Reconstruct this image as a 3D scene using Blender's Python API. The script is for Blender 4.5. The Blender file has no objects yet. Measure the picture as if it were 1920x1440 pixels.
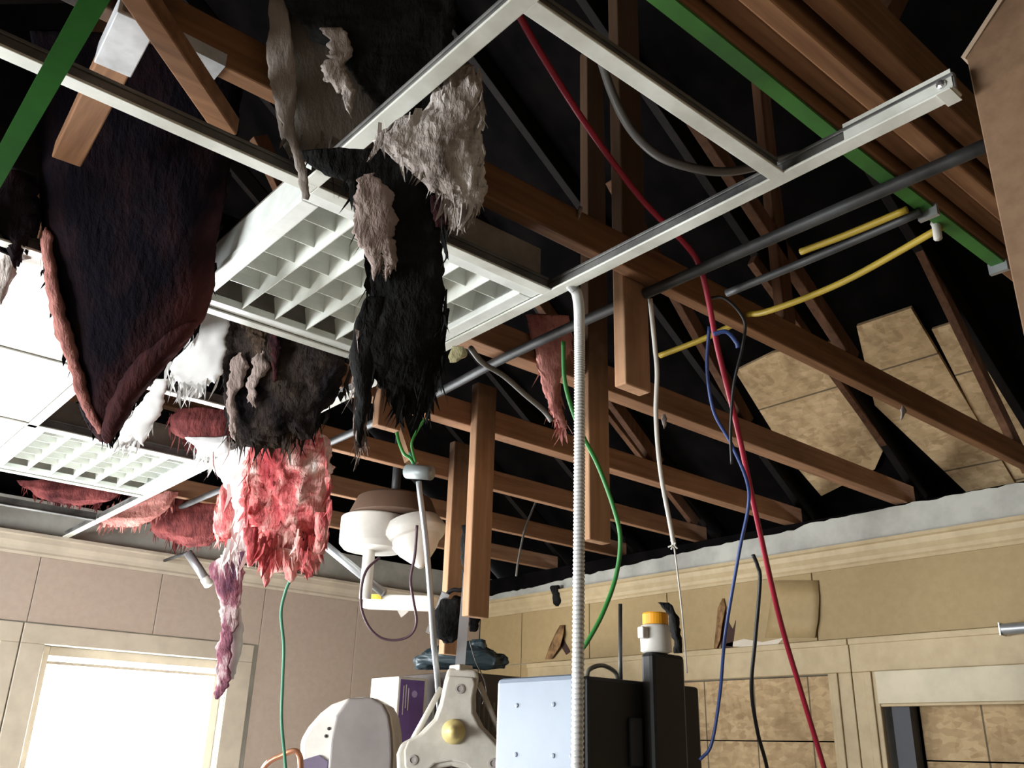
import bpy, bmesh, math, random
from mathutils import Vector, Matrix, noise
random.seed(7)
scene = bpy.context.scene
COL = scene.collection

# ------------------------------------------------------------------ camera
YAW, PITCH, ROLL, FPX, EYE = 0.87306171, 0.38668326, 0.02842418, 1700.0, Vector((0, 0, 1.6))
FW = Vector((math.cos(YAW)*math.cos(PITCH), math.sin(YAW)*math.cos(PITCH), math.sin(PITCH)))
_r = FW.cross(Vector((0, 0, 1))).normalized(); _u = _r.cross(FW)
RT = math.cos(ROLL)*_r + math.sin(ROLL)*_u
UP = -math.sin(ROLL)*_r + math.cos(ROLL)*_u
cam = bpy.data.cameras.new('camera'); cam.sensor_width = 36; cam.lens = FPX/1920*36
cam.clip_start = 0.05; cam.clip_end = 200
camo = bpy.data.objects.new('camera', cam); COL.objects.link(camo)
camo.matrix_world = Matrix(((RT.x, UP.x, -FW.x, EYE.x), (RT.y, UP.y, -FW.y, EYE.y), (RT.z, UP.z, -FW.z, EYE.z), (0, 0, 0, 1)))
scene.camera = camo

# ------------------------------------------------------------------ sky / exposure
SKY = 28.0
world = bpy.data.worlds.new('sky'); scene.world = world; world.use_nodes = True
bg = world.node_tree.nodes['Background']
bg.inputs['Color'].default_value = (0.95, 0.98, 1.0, 1); bg.inputs['Strength'].default_value = SKY
scene.view_settings.view_transform = 'Standard'; scene.view_settings.look = 'None'
scene.view_settings.exposure = 0.5; scene.view_settings.gamma = 1.0
scene.view_settings.use_curve_mapping = False

def portal(loc, rot, sx, sy):
    l = bpy.data.lights.new('daylight_portal', 'AREA'); l.shape = 'RECTANGLE'; l.size = sx; l.size_y = sy
    l.cycles.is_portal = True
    o = bpy.data.objects.new('daylight_portal', l); COL.objects.link(o); o.location = loc; o.rotation_euler = rot
    return o

XW, YW = 3.93, 4.95            # right wall, left wall
WIN_L = [(1.23, 2.18), (0.05, 1.03), (-1.35, -0.35)]   # window openings in the left wall (x range)
WZ0, WZ1 = 0.95, 2.03
for a, b in WIN_L:
    portal(((a+b)/2, YW+0.10, (WZ0+WZ1)/2), (math.radians(-90), 0, 0), b-a, WZ1-WZ0)
WIN_B = [(2.2, 4.4)]        # openings in the wall behind on the left (y range)
for a, b in WIN_B:
    portal((-2.6, (a+b)/2, 1.5), (0, math.radians(-90), 0), 1.1, b-a)

# ------------------------------------------------------------------ pixel -> place on a known plane
def ray(x, y): return RT*((x-960)/FPX) - UP*((y-720)/FPX) + FW
def dep(x, y, d): return EYE + ray(x, y)*d
def onz(x, y, z): v = ray(x, y); return EYE + v*((z-EYE.z)/v.z)
def onx(x, y, X): v = ray(x, y); return EYE + v*(X/v.x)
def ony(x, y, Y): v = ray(x, y); return EYE + v*(Y/v.y)

# ------------------------------------------------------------------ materials
def nodes(name):
    m = bpy.data.materials.new(name); m.use_nodes = True
    nt = m.node_tree; b = nt.nodes['Principled BSDF']
    return m, nt, b
def mixrgb(nt, fac, a, b):
    n = nt.nodes.new('ShaderNodeMix'); n.data_type = 'RGBA'
    for sock, v in ((n.inputs[0], fac), (n.inputs[6], a), (n.inputs[7], b)):
        if isinstance(v, bpy.types.NodeSocket): nt.links.new(v, sock)
        elif isinstance(v, (int, float)): sock.default_value = v
        else: sock.default_value = (*v, 1)
    return n.outputs[2]
def tex(nt, scale, detail=4, stretch=(1, 1, 1), rough=0.6, kind='Noise'):
    tc = nt.nodes.new('ShaderNodeTexCoord'); mp = nt.nodes.new('ShaderNodeMapping')
    mp.inputs['Scale'].default_value = stretch
    nt.links.new(tc.outputs['Object'], mp.inputs['Vector'])
    n = nt.nodes.new('ShaderNodeTex'+kind); n.inputs['Scale'].default_value = scale
    if kind == 'Noise': n.inputs['Detail'].default_value = detail; n.inputs['Roughness'].default_value = rough
    nt.links.new(mp.outputs[0], n.inputs['Vector'])
    return n
def ramp(nt, fac, stops):
    n = nt.nodes.new('ShaderNodeValToRGB'); cr = n.color_ramp
    while len(cr.elements) < len(stops): cr.elements.new(0.5)
    for e, (p, c) in zip(cr.elements, stops): e.position = p; e.color = (*c, 1)
    nt.links.new(fac, n.inputs[0]); return n.outputs[0]
def bump(nt, b, h, strength=0.3, dist=0.01):
    n = nt.nodes.new('ShaderNodeBump'); n.inputs['Strength'].default_value = strength; n.inputs['Distance'].default_value = dist
    nt.links.new(h, n.inputs['Height']); nt.links.new(n.outputs[0], b.inputs['Normal'])
def plain(name, c, rough=0.6, metal=0.0, dirt=None, dscale=6, spec=0.4):
    m, nt, b = nodes(name)
    b.inputs['Roughness'].default_value = rough; b.inputs['Metallic'].default_value = metal
    b.inputs['Specular IOR Level'].default_value = spec
    d = dirt or tuple(v*0.82 for v in c)
    n = tex(nt, dscale, 5)
    nt.links.new(ramp(nt, n.outputs['Fac'], [(0.35, d), (0.62, c)]), b.inputs['Base Color'])
    return m
def wood(name, axis, light, dark, char=0.0, burnt_x=None, burnt_z=None):
    m, nt, b = nodes(name)
    st = [14, 14, 14]; st[axis] = 0.9
    g = tex(nt, 3.0, 6, st); blotch = tex(nt, 1.7, 4)
    base = ramp(nt, g.outputs['Fac'], [(0.3, dark), (0.7, light)])
    ch = ramp(nt, blotch.outputs['Fac'], [(0.40-0.25*char, (1, 1, 1)), (0.70-0.2*char, (0.25, 0.2, 0.17))])
    mul = nt.nodes.new('ShaderNodeMix'); mul.data_type = 'RGBA'; mul.blend_type = 'MULTIPLY'; mul.inputs[0].default_value = 0.25+0.7*char
    nt.links.new(base, mul.inputs[6]); nt.links.new(ch, mul.inputs[7])
    col = mul.outputs[2]
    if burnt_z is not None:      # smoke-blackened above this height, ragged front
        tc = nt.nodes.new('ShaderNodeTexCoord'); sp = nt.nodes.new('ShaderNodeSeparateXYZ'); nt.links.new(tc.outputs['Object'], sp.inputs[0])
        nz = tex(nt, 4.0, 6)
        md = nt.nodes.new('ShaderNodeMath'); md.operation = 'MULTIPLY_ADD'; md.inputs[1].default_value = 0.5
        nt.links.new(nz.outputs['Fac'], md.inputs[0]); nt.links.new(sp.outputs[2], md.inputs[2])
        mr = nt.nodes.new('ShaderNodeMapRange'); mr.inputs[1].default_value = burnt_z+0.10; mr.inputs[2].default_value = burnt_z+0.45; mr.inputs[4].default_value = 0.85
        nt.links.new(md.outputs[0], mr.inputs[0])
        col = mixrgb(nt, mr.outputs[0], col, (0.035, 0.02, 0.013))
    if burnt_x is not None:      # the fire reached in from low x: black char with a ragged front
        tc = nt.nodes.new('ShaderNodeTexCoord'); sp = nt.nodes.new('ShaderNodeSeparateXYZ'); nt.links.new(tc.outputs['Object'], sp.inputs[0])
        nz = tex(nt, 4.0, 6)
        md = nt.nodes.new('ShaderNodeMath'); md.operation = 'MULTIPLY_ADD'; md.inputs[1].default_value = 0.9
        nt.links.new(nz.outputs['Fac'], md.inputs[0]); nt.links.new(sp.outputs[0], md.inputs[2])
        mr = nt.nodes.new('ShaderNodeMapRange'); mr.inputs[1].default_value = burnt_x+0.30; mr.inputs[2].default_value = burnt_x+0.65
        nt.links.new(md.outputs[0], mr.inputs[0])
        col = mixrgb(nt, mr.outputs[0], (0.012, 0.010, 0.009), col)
    nt.links.new(col, b.inputs['Base Color'])
    b.inputs['Roughness'].default_value = 0.75; b.inputs['Specular IOR Level'].default_value = 0.2
    bump(nt, b, g.outputs['Fac'], 0.25, 0.004)
    return m
def fluff(name, stops, scale=9, fine=60, stretch=(1, 1, 1), bstr=0.9, rough=1.0):
    m, nt, b = nodes(name)
    n = tex(nt, scale, 6, stretch, 0.65); n2 = tex(nt, fine, 4, (1, 1, 0.35))
    nt.links.new(ramp(nt, n.outputs['Fac'], stops), b.inputs['Base Color'])
    b.inputs['Roughness'].default_value = rough; b.inputs['Specular IOR Level'].default_value = 0.05
    bump(nt, b, n2.outputs['Fac'], bstr, 0.012)
    return m
def osb(name, grid=0.406, ox=0.0, oy=0.0, tint=1.0):
    m, nt, b = nodes(name)
    v = tex(nt, 26, kind='Voronoi', stretch=(1, 2.2, 1)); v2 = tex(nt, 19, kind='Voronoi', stretch=(2.0, 1, 1)); n = tex(nt, 5, 5)
    c1 = ramp(nt, v.outputs['Color'], [(0.1, (0.30*tint, 0.20*tint, 0.10*tint)), (0.6, (0.50*tint, 0.36*tint, 0.20*tint)), (1.0, (0.62*tint, 0.47*tint, 0.28*tint))])
    c2 = ramp(nt, v2.outputs['Color'], [(0.0, (0.36*tint, 0.24*tint, 0.13*tint)), (0.5, (0.52*tint, 0.38*tint, 0.22*tint))])
    c = mixrgb(nt, 0.5, c1, c2)
    c = mixrgb(nt, ramp(nt, n.outputs['Fac'], [(0.5, (0, 0, 0)), (0.75, (0.6, 0.6, 0.6))]), c, (0.16*tint, 0.09*tint, 0.04*tint))
    tc = nt.nodes.new('ShaderNodeTexCoord'); sp = nt.nodes.new('ShaderNodeSeparateXYZ'); nt.links.new(tc.outputs['Object'], sp.inputs[0])
    for i, off in ([(0, ox), (1, oy)] if oy is not None else [(0, ox)]):
        a = nt.nodes.new('ShaderNodeMath'); a.operation = 'ADD'; a.inputs[1].default_value = off+40*grid
        nt.links.new(sp.outputs[i], a.inputs[0])
        md = nt.nodes.new('ShaderNodeMath'); md.operation = 'MODULO'; md.inputs[1].default_value = grid
        nt.links.new(a.outputs[0], md.inputs[0])
        lt = nt.nodes.new('ShaderNodeMath'); lt.operation = 'LESS_THAN'; lt.inputs[1].default_value = 0.008
        nt.links.new(md.outputs[0], lt.inputs[0])
        sc = nt.nodes.new('ShaderNodeMath'); sc.operation = 'MULTIPLY'; sc.inputs[1].default_value = 0.8
        nt.links.new(lt.outputs[0], sc.inputs[0])
        c = mixrgb(nt, sc.outputs[0], c, (0.07, 0.06, 0.045))
    nt.links.new(c, b.inputs['Base Color'])
    b.inputs['Roughness'].default_value = 0.85; b.inputs['Specular IOR Level'].default_value = 0.15
    return m

LT, DK = (0.34, 0.175, 0.085), (0.18, 0.085, 0.042)
WOODX = wood('wood_grain_x', 0, LT, DK, 0.30)
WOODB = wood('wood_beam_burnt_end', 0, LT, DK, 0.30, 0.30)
WOODC = wood('wood_beam_burnt_half_lit', 0, (0.46, 0.26, 0.15), (0.27, 0.14, 0.078), 0.22, 1.05)  # lighter wood than the near beams, standing in for window light farther in
WOODZ = wood('wood_grain_z_lit', 2, (0.60, 0.37, 0.22), (0.43, 0.235, 0.13), 0.0, None, 2.62)  # post colour raised to carry the window light falling on them
WOODY = wood('wood_grain_y', 1, LT, DK, 0.2)
WEBW = wood('wood_web', 2, (0.22, 0.11, 0.06), (0.11, 0.05, 0.025), 0.5)
CHARW = wood('wood_charred', 0, (0.016, 0.011, 0.009), (0.006, 0.005, 0.005), 0.6)
SOOT = plain('soot_black_sheathing', (0.006, 0.005, 0.005), 0.95, dirt=(0.003, 0.003, 0.003), spec=0.0)
BOARD = plain('brown_board', (0.21, 0.125, 0.07), 0.7, dirt=(0.17, 0.10, 0.055), dscale=40)
BOARDEDGE = plain('board_edge', (0.55, 0.42, 0.30), 0.7)
TEE = plain('tee_white_enamel', (0.74, 0.76, 0.70), 0.4, dirt=(0.55, 0.56, 0.50), dscale=9)
TEEWEB = plain('tee_soot_and_shade', (0.20, 0.20, 0.19), 0.5, 0.3, dirt=(0.06, 0.06, 0.06))
DARKMETAL = plain('blackened_steel', (0.085, 0.088, 0.09), 0.5, 0.4, dirt=(0.035, 0.035, 0.035))
GREYMETAL = plain('galvanised_metal', (0.42, 0.44, 0.46), 0.4, 0.6)
SILVER = plain('bright_metal', (0.75, 0.76, 0.78), 0.25, 0.9)
LAMPW = plain('troffer_white', (0.86, 0.90, 0.87), 0.3, dirt=(0.72, 0.76, 0.72), dscale=12)
LOUV = plain('louver_white', (0.80, 0.83, 0.78), 0.22, dirt=(0.66, 0.68, 0.63), dscale=10)
HOUS = plain('troffer_sooty_housing', (0.26, 0.235, 0.20), 0.6, dirt=(0.14, 0.12, 0.10))
TILE = fluff('ceiling_tile_white', [(0.3, (0.86, 0.84, 0.78)), (0.6, (0.92, 0.91, 0.88))], 6, 120, bstr=0.2)
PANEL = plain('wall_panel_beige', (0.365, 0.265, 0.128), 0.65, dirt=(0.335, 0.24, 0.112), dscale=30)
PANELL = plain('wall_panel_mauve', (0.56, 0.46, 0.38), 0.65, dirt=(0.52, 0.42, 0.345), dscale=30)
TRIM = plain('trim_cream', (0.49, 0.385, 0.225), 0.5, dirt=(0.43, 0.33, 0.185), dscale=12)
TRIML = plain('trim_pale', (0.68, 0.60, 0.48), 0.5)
PLASTER = plain('bare_drywall', (0.50, 0.50, 0.45), 0.9, dirt=(0.36, 0.355, 0.32), dscale=5)
FLOORM = plain('vinyl_floor', (0.36, 0.31, 0.26), 0.5, dirt=(0.22, 0.19, 0.16), dscale=3)
REARW = plain('rear_wall_paint', (0.42, 0.35, 0.26), 0.8)
JAMB = plain('dark_jamb', (0.03, 0.035, 0.045), 0.5)
OSBW = osb('osb_window', 0.305, 0.05, None)
OSBR = osb('osb_roof', 0.61, 0.2, 0.25, 1.25)
WHITEP = plain('white_plastic', (0.80, 0.78, 0.72), 0.4)
GREYP = plain('grey_plastic', (0.40, 0.36, 0.34), 0.5)
GREYD = plain('shaded_grey_plastic', (0.25, 0.225, 0.215), 0.5)  # grey darkened to paint the unlit side of the monitor
BEIGEP = plain('beige_enamel', (0.60, 0.57, 0.50), 0.45, dirt=(0.48, 0.45, 0.39), dscale=14)
YELLOWP = plain('yellow_plastic', (0.75, 0.62, 0.26), 0.4)
YLABEL = plain('yellow_label', (0.85, 0.60, 0.04), 0.5)
ORANGE = plain('orange_cap', (0.95, 0.42, 0.02), 0.45)
BLUEBOX = plain('pale_blue_enamel', (0.215, 0.26, 0.325), 0.45, dirt=(0.20, 0.24, 0.30))
BLACKP = plain('black_plastic', (0.018, 0.018, 0.019), 0.5, dirt=(0.012, 0.012, 0.012))
PURPLE = plain('purple_print', (0.16, 0.09, 0.30), 0.4)
CARTON = plain('white_carton', (0.80, 0.77, 0.68), 0.6)
BLUEBAG = plain('blue_plastic_bag', (0.035, 0.055, 0.065), 0.4)
COPPER = plain('copper', (0.62, 0.30, 0.18), 0.3, 0.8)
def wirem(n, c, rough=0.45): return plain('wire_'+n, c, rough)
WRED = wirem('red', (0.36, 0.015, 0.04)); WGREEN = wirem('green', (0.04, 0.24, 0.05)); WBLUE = wirem('blue', (0.03, 0.06, 0.20))
WBLACK = wirem('black', (0.012, 0.012, 0.014)); WWHITE = wirem('white', (0.62, 0.60, 0.54)); WYELL = wirem('yellow', (0.45, 0.32, 0.035))
WGREY = wirem('grey', (0.17, 0.16, 0.145)); WBROWN = wirem('purple_brown', (0.07, 0.035, 0.05)); WTEAL = wirem('pale_green', (0.10, 0.34, 0.22))
STRAP2 = plain('dark_green_strap', (0.014, 0.065, 0.010), 0.95, dirt=(0.009, 0.045, 0.007), spec=0.02)
STRAP = plain('green_strap', (0.05, 0.19, 0.03), 0.7, dirt=(0.03, 0.11, 0.02))
ARMOR = plain('white_armored_cable', (0.82, 0.83, 0.82), 0.35, 0.2)
# insulation
CHARFIB = fluff('charred_fibre', [(0.4, (0.008, 0.007, 0.010)), (0.62, (0.016, 0.010, 0.012)), (0.85, (0.05, 0.02, 0.02))], 7)
CHARBLK = fluff('black_char', [(0.4, (0.010, 0.010, 0.010)), (0.75, (0.03, 0.03, 0.03)), (0.9, (0.12, 0.11, 0.11))], 10)
MAROON = fluff('scorched_pink_fibre', [(0.35, (0.022, 0.010, 0.012)), (0.7, (0.11, 0.032, 0.030))], 8)
PINKED = fluff('pink_edge_fibre', [(0.3, (0.32, 0.11, 0.10)), (0.65, (0.62, 0.30, 0.26))], 10)
REDFIB = fluff('dusky_red_fibre', [(0.35, (0.05, 0.016, 0.018)), (0.68, (0.30, 0.085, 0.08))], 9, 60, (1, 1, 0.6))
PINKED2 = fluff('faded_pink_edge', [(0.3, (0.16, 0.06, 0.055)), (0.65, (0.42, 0.19, 0.16))], 14, 60, (1, 1, 0.4))
PINK = fluff('pink_fibreglass', [(0.32, (0.36, 0.03, 0.045)), (0.48, (0.68, 0.17, 0.17)), (0.60, (0.86, 0.50, 0.45)), (0.70, (0.94, 0.86, 0.80))], 13, 60, (1, 1, 0.45))  # near-white and deep red stops paint highlights and fold depth into the colour
PAPER = fluff('grey_kraft_paper', [(0.3, (0.12, 0.10, 0.085)), (0.7, (0.20, 0.175, 0.15))], 4, 90, bstr=0.3, rough=0.8)
PAPERL = fluff('pale_kraft_paper', [(0.3, (0.20, 0.17, 0.15)), (0.7, (0.34, 0.30, 0.27))], 9, 90, (1, 1, 0.3), bstr=0.4, rough=0.8)
CREAM = fluff('cream_singed_fibre', [(0.32, (0.10, 0.08, 0.07)), (0.48, (0.34, 0.295, 0.27)), (0.66, (0.66, 0.61, 0.58))], 24, 90, (1, 1, 0.16))
BROWNCH = fluff('brown_scorched_fibre', [(0.38, (0.012, 0.010, 0.012)), (0.58, (0.045, 0.034, 0.028)), (0.72, (0.20, 0.13, 0.085))], 9, 60, (1, 1, 0.35))
TAN = fluff('tan_scrap', [(0.3, (0.20, 0.15, 0.13)), (0.7, (0.42, 0.34, 0.31))], 12, 80, (1, 1, 0.3))
FOIL = plain('white_facing', (0.88, 0.88, 0.87), 0.35, dirt=(0.70, 0.69, 0.68), dscale=8)
PURPAPER = fluff('purple_stained_facing', [(0.35, (0.10, 0.045, 0.075)), (0.52, (0.32, 0.13, 0.17)), (0.64, (0.78, 0.66, 0.66))], 16, 60, (1, 1, 0.4))
YSCRAP = fluff('yellow_scrap', [(0.3, (0.25, 0.22, 0.12)), (0.7, (0.6, 0.56, 0.34))], 30)
# glass pane: thin, mostly clear
def glassm():
    m, nt, b = nodes('window_glass')
    t = nt.nodes.new('ShaderNodeBsdfTransparent'); g = nt.nodes.new('ShaderNodeBsdfGlossy'); g.inputs['Roughness'].default_value = 0.03
    mx = nt.nodes.new('ShaderNodeMixShader'); mx.inputs[0].default_value = 0.06
    nt.links.new(t.outputs[0], mx.inputs[1]); nt.links.new(g.outputs[0], mx.inputs[2])
    nt.links.new(mx.outputs[0], nt.nodes['Material Output'].inputs['Surface'])
    return m
GLASS = glassm()

# ------------------------------------------------------------------ mesh helpers
class MB:
    def __init__(s): s.v = []; s.f = []; s.smooth = False
    def add(s, vs, fs):
        o = len(s.v); s.v += [Vector(v) for v in vs]; s.f += [[i+o for i in f] for f in fs]; return s
    def box(s, lo, hi):
        x0, y0, z0 = lo; x1, y1, z1 = hi
        return s.add([(x0, y0, z0), (x1, y0, z0), (x1, y1, z0), (x0, y1, z0), (x0, y0, z1), (x1, y0, z1), (x1, y1, z1), (x0, y1, z1)],
                     [(0, 3, 2, 1), (4, 5, 6, 7), (0, 1, 5, 4), (1, 2, 6, 5), (2, 3, 7, 6), (3, 0, 4, 7)])
    def bar(s, p, q, w, h, up=(0, 0, 1)):
        p, q = Vector(p), Vector(q); t = (q-p).normalized(); sd = t.cross(Vector(up)).normalized(); uu = sd.cross(t)
        vs = [c + sd*a*w/2 + uu*b*h/2 for c in (p, q) for a, b in ((-1, -1), (1, -1), (1, 1), (-1, 1))]
        return s.add(vs, [(3, 2, 1, 0), (4, 5, 6, 7), (0, 1, 5, 4), (1, 2, 6, 5), (2, 3, 7, 6), (3, 0, 4, 7)])
    def prism(s, pts, ext):
        n = len(pts); e = Vector(ext); a = [Vector(p) for p in pts]
        return s.add(a+[p+e for p in a], [list(range(n))[::-1], list(range(n, 2*n))]+[(i, (i+1) % n, n+(i+1) % n, n+i) for i in range(n)])
    def tube(s, path, rad, n=8, rf=None):
        P = [Vector(p) for p in path]; m = len(P); vs = []; fs = []
        ref = Vector((0.31, 0.67, 0.21)).normalized(); prev = None
        for i, p in enumerate(P):
            t = (P[min(i+1, m-1)]-P[max(i-1, 0)]).normalized()
            a = (prev or ref); a = a - t*a.dot(t)
            if a.length < 1e-4: a = t.orthogonal()
            a.normalize(); prev = a; b = t.cross(a); r = rad*(rf(i/(m-1)) if rf else 1)
            vs += [p + (a*math.cos(k*2*math.pi/n)+b*math.sin(k*2*math.pi/n))*r for k in range(n)]
        for i in range(m-1):
            fs += [(i*n+k, i*n+(k+1) % n, (i+1)*n+(k+1) % n, (i+1)*n+k) for k in range(n)]
        fs += [list(range(n))[::-1], [(m-1)*n+k for k in range(n)]]
        s.smooth = True
        return s.add(vs, fs)
    def lathe(s, base, prof, n=28, axis=(0, 0, 1)):
        ax = Vector(axis).normalized(); a = ax.orthogonal().normalized(); b = ax.cross(a); B = Vector(base); vs = []; fs = []
        for r, h in prof:
            vs += [B+ax*h+(a*math.cos(k*2*math.pi/n)+b*math.sin(k*2*math.pi/n))*r for k in range(n)]
        m = len(prof)
        for i in range(m-1): fs += [(i*n+k, i*n+(k+1) % n, (i+1)*n+(k+1) % n, (i+1)*n+k) for k in range(n)]
        fs += [list(range(n))[::-1], [(m-1)*n+k for k in range(n)]]
        return s.add(vs, fs)
    def build(s, name, mat, parent=None, bevel=0.0, smooth=None, seg=2):
        me = bpy.data.meshes.new(name); me.from_pydata([tuple(v) for v in s.v], [], s.f); me.update()
        bm = bmesh.new(); bm.from_mesh(me); bmesh.ops.recalc_face_normals(bm, faces=bm.faces[:]); bm.to_mesh(me); bm.free()
        o = bpy.data.objects.new(name, me); COL.objects.link(o); me.materials.append(mat)
        if parent:
            o.parent = parent; o.matrix_parent_inverse = parent.matrix_world.inverted()
        if bevel:
            md = o.modifiers.new('bevel', 'BEVEL'); md.width = bevel; md.segments = seg; md.limit_method = 'ANGLE'
        if s.smooth if smooth is None else smooth:
            for p in me.polygons: p.use_smooth = True
        return o
def tag(o, label=None, cat=None, group=None, kind=None):
    if label: o['label'] = label
    if cat: o['category'] = cat
    if group: o['group'] = group
    if kind: o['kind'] = kind
    return o
def thing(name, loc, label, cat, group=None):
    o = bpy.data.objects.new(name, None); COL.objects.link(o); o.location = loc; o.empty_display_size = 0.05
    o.matrix_world = Matrix.Translation(Vector(loc))
    return tag(o, label, cat, group)
def B(name, lo, hi, mat, parent=None, bevel=0.0): return MB().box(lo, hi).build(name, mat, parent, bevel)
def cat_rom(pts, sub=8):
    P = [Vector(p) for p in pts]; P = [P[0]*2-P[1]]+P+[P[-1]*2-P[-2]]; out = []
    for i in range(1, len(P)-2):
        a, b, c, d = P[i-1:i+3]
        for k in range(sub):
            t = k/sub
            out.append(0.5*((2*b)+(c-a)*t+(2*a-5*b+4*c-d)*t*t+(-a+3*b-3*c+d)*t**3))
    out.append(P[-2]); return out

# ================================================================== SETTING
tag(B('floor', (-2.7, -2.7, -0.1), (XW+0.2, YW+0.2, 0), FLOORM), kind='structure')
# --- left wall (y = YW) with window openings
mb = MB(); xs = -2.7; wt = 0.16
for a, b in sorted(WIN_L):
    mb.box((xs, YW, 0), (a, YW+wt, 2.72)); mb.box((a, YW, 0), (b, YW+wt, WZ0)); mb.box((a, YW, WZ1), (b, YW+wt, 2.72)); xs = b
mb.box((xs, YW, 0), (XW+wt, YW+wt, 2.72))
wl = tag(mb.build('wall_left', PLASTER), kind='structure')
# paneling boards on it, seams recessed
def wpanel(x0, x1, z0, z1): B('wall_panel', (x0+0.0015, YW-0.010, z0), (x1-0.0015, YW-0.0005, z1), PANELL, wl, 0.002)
seam = [-2.5, -1.89, -1.28, -0.67, -0.06, 0.52, 1.13, 1.74, 2.34, 2.96, 3.57, XW-0.012]
for a, b in zip(seam, seam[1:]):
    if a < 2.3: wpanel(a, b, 2.128, 2.44)
wpanel(2.34, 2.96, 0, 2.44); wpanel(2.96, 3.57, 0, 2.44); wpanel(3.57, XW-0.012, 0, 2.44)
for a, b in zip(seam[:9], seam[1:9]): wpanel(a, min(b, 2.312), 0, 0.84)
# crown trims
def crown(name, wall):
    prof = [(0, 2.545), (0.050, 2.545), (0.050, 2.530), (0.040, 2.524), (0.036, 2.500), (0.022, 2.478), (0.016, 2.462), (0.018, 2.452), (0.012, 2.440), (0, 2.440)]
    m = MB()
    if wall == 'l': m.prism([(-2.5, YW-0.0002-o, z) for o, z in prof], (XW+2.5-0.001, 0, 0))
    else: m.prism([(XW-0.0002-o, -2.5, z) for o, z in prof], (0, YW+2.5-0.06, 0))
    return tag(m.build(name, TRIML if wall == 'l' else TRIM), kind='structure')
crown('trim_1', 'l'); crown('trim_2', 'r')
# window units in the left wall
for i, (a, b) in enumerate(WIN_L):
    w = MB()
    cw = 0.095 if i else 0.11
    w.box((a-cw, YW-0.022, WZ1), (b+(0.13 if i == 0 else 0.085), YW-0.0115, WZ1+0.092)).box((a-cw, YW-0.022, WZ0-0.1), (a, YW-0.0115, WZ1)).box((b, YW-0.022, WZ0-0.1), (b+(0.13 if i == 0 else 0.085), YW-0.0115, WZ1))
    wo = tag(w.build('window_%d' % (i+1), TRIML, None, 0.004), kind='structure')
    fr = MB(); t = 0.045
    fr.box((a, YW+0.05, WZ0), (a+t, YW+0.10, WZ1)).box((b-t, YW+0.05, WZ0), (b, YW+0.10, WZ1)).box((a+t, YW+0.05, WZ1-t), (b-t, YW+0.10, WZ1)).box((a+t, YW+0.05, WZ0), (b-t, YW+0.10, WZ0+t))
    fr.build('window_frame', TRIML, wo, 0.003)
    B('window_sill', (a-0.1, YW-0.05, WZ0-0.04), (b+0.1, YW-0.0115, WZ0-0.002), TRIML, wo, 0.003)
    B('bead', (a+t, YW+0.045, WZ1-0.085), (b-t, YW+0.060, WZ1-0.070), TRIML, wo)
    B('pane', (a+t, YW+0.072, WZ0+t), (b-t, YW+0.076, WZ1-t), GLASS, wo)
# --- right wall (x = XW) with two boarded openings
OPY = [(2.36, 4.30), (0.80, 2.12)]; OZ = 1.975
mb = MB()
mb.box((XW, 4.30, 0), (XW+wt, YW, 2.548)).box((XW, 2.12, 0), (XW+wt, 2.36, 2.548)).box((XW, -2.7, 0), (XW+wt, 0.80, 2.548))
mb.box((XW, 2.36, OZ), (XW+wt, 4.30, 2.548)).box((XW, 0.80, OZ), (XW+wt, 2.12, 2.548)).box((XW, 2.36, 0), (XW+wt, 4.30, 0.8))
wr = tag(mb.build('wall_right', PLASTER), kind='structure')
_rs = random.Random(3); _pr = [(-2.69, 2.692), (1.2, 2.693), (1.9, 2.690), (2.42, 2.682), (2.48, 2.664), (3.0, 2.655), (3.3, 2.645), (3.9, 2.620), (4.5, 2.596), (YW-0.001, 2.585)]
_tp = []
for (ya_, za_), (yb_, zb_) in zip(_pr, _pr[1:]):
    nn = max(1, int((yb_-ya_)/0.035))
    for i_ in range(nn): _tp.append((ya_+(yb_-ya_)*i_/nn, za_+(zb_-za_)*i_/nn+_rs.uniform(-0.006, 0.004)))
_tp.append((YW-0.001, 2.57))
_mm = MB()
for (ya_, za_), (yb_, zb_) in zip(_tp, _tp[1:]): _mm.prism([(XW, ya_, 2.5485), (XW, yb_, 2.5485), (XW, yb_, zb_), (XW, ya_, za_)], (0.012, 0, 0))
_mm.build('broken_drywall', PLASTER, wr)
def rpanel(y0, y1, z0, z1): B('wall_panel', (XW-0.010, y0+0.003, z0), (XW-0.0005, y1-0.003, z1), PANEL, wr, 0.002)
ys = [-2.5, -1.9, -1.3, -0.7, -0.1, 0.5, 1.1, 2.40, 3.30, 3.90, 4.51, YW-0.012]
for a, b in zip(ys, ys[1:]): rpanel(a, b, 2.125, 2.44)
rpanel(4.44, 4.51, 0, 2.122); rpanel(4.51, YW-0.012, 0, 2.122); rpanel(-1.3, 0.0, 0, 2.122); rpanel(0, 0.68, 0, 2.122)
def casing(name, parts):
    return tag(parts.build(name, TRIM, None, 0.004), kind='structure')
def boarded(n, y0, y1, ext0, ext1):
    m = MB(); X0 = XW-0.0005
    m.box((X0-0.024, y0-ext0, OZ), (X0, y1+ext1, OZ+0.146)); m.box((X0-0.034, y0-ext0, OZ+0.118), (X0-0.024, y1+ext1, OZ+0.146))
    m.box((X0-0.024, y1, 0), (X0, y1+ext1, OZ)); m.box((X0-0.024, y0-ext0, 0), (X0, y0, OZ))
    m.box((X0-0.034, y0-ext0*0.45, 0), (X0-0.024, y0-ext0*0.15, OZ)); m.box((X0-0.034, y1+ext1*0.2, 0), (X0-0.024, y1+ext1*0.5, OZ))
    w = casing('window_%d' % n, m)
    return w
w4 = boarded(4, OPY[0][0], OPY[0][1], 0.118, 0.13)
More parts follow.
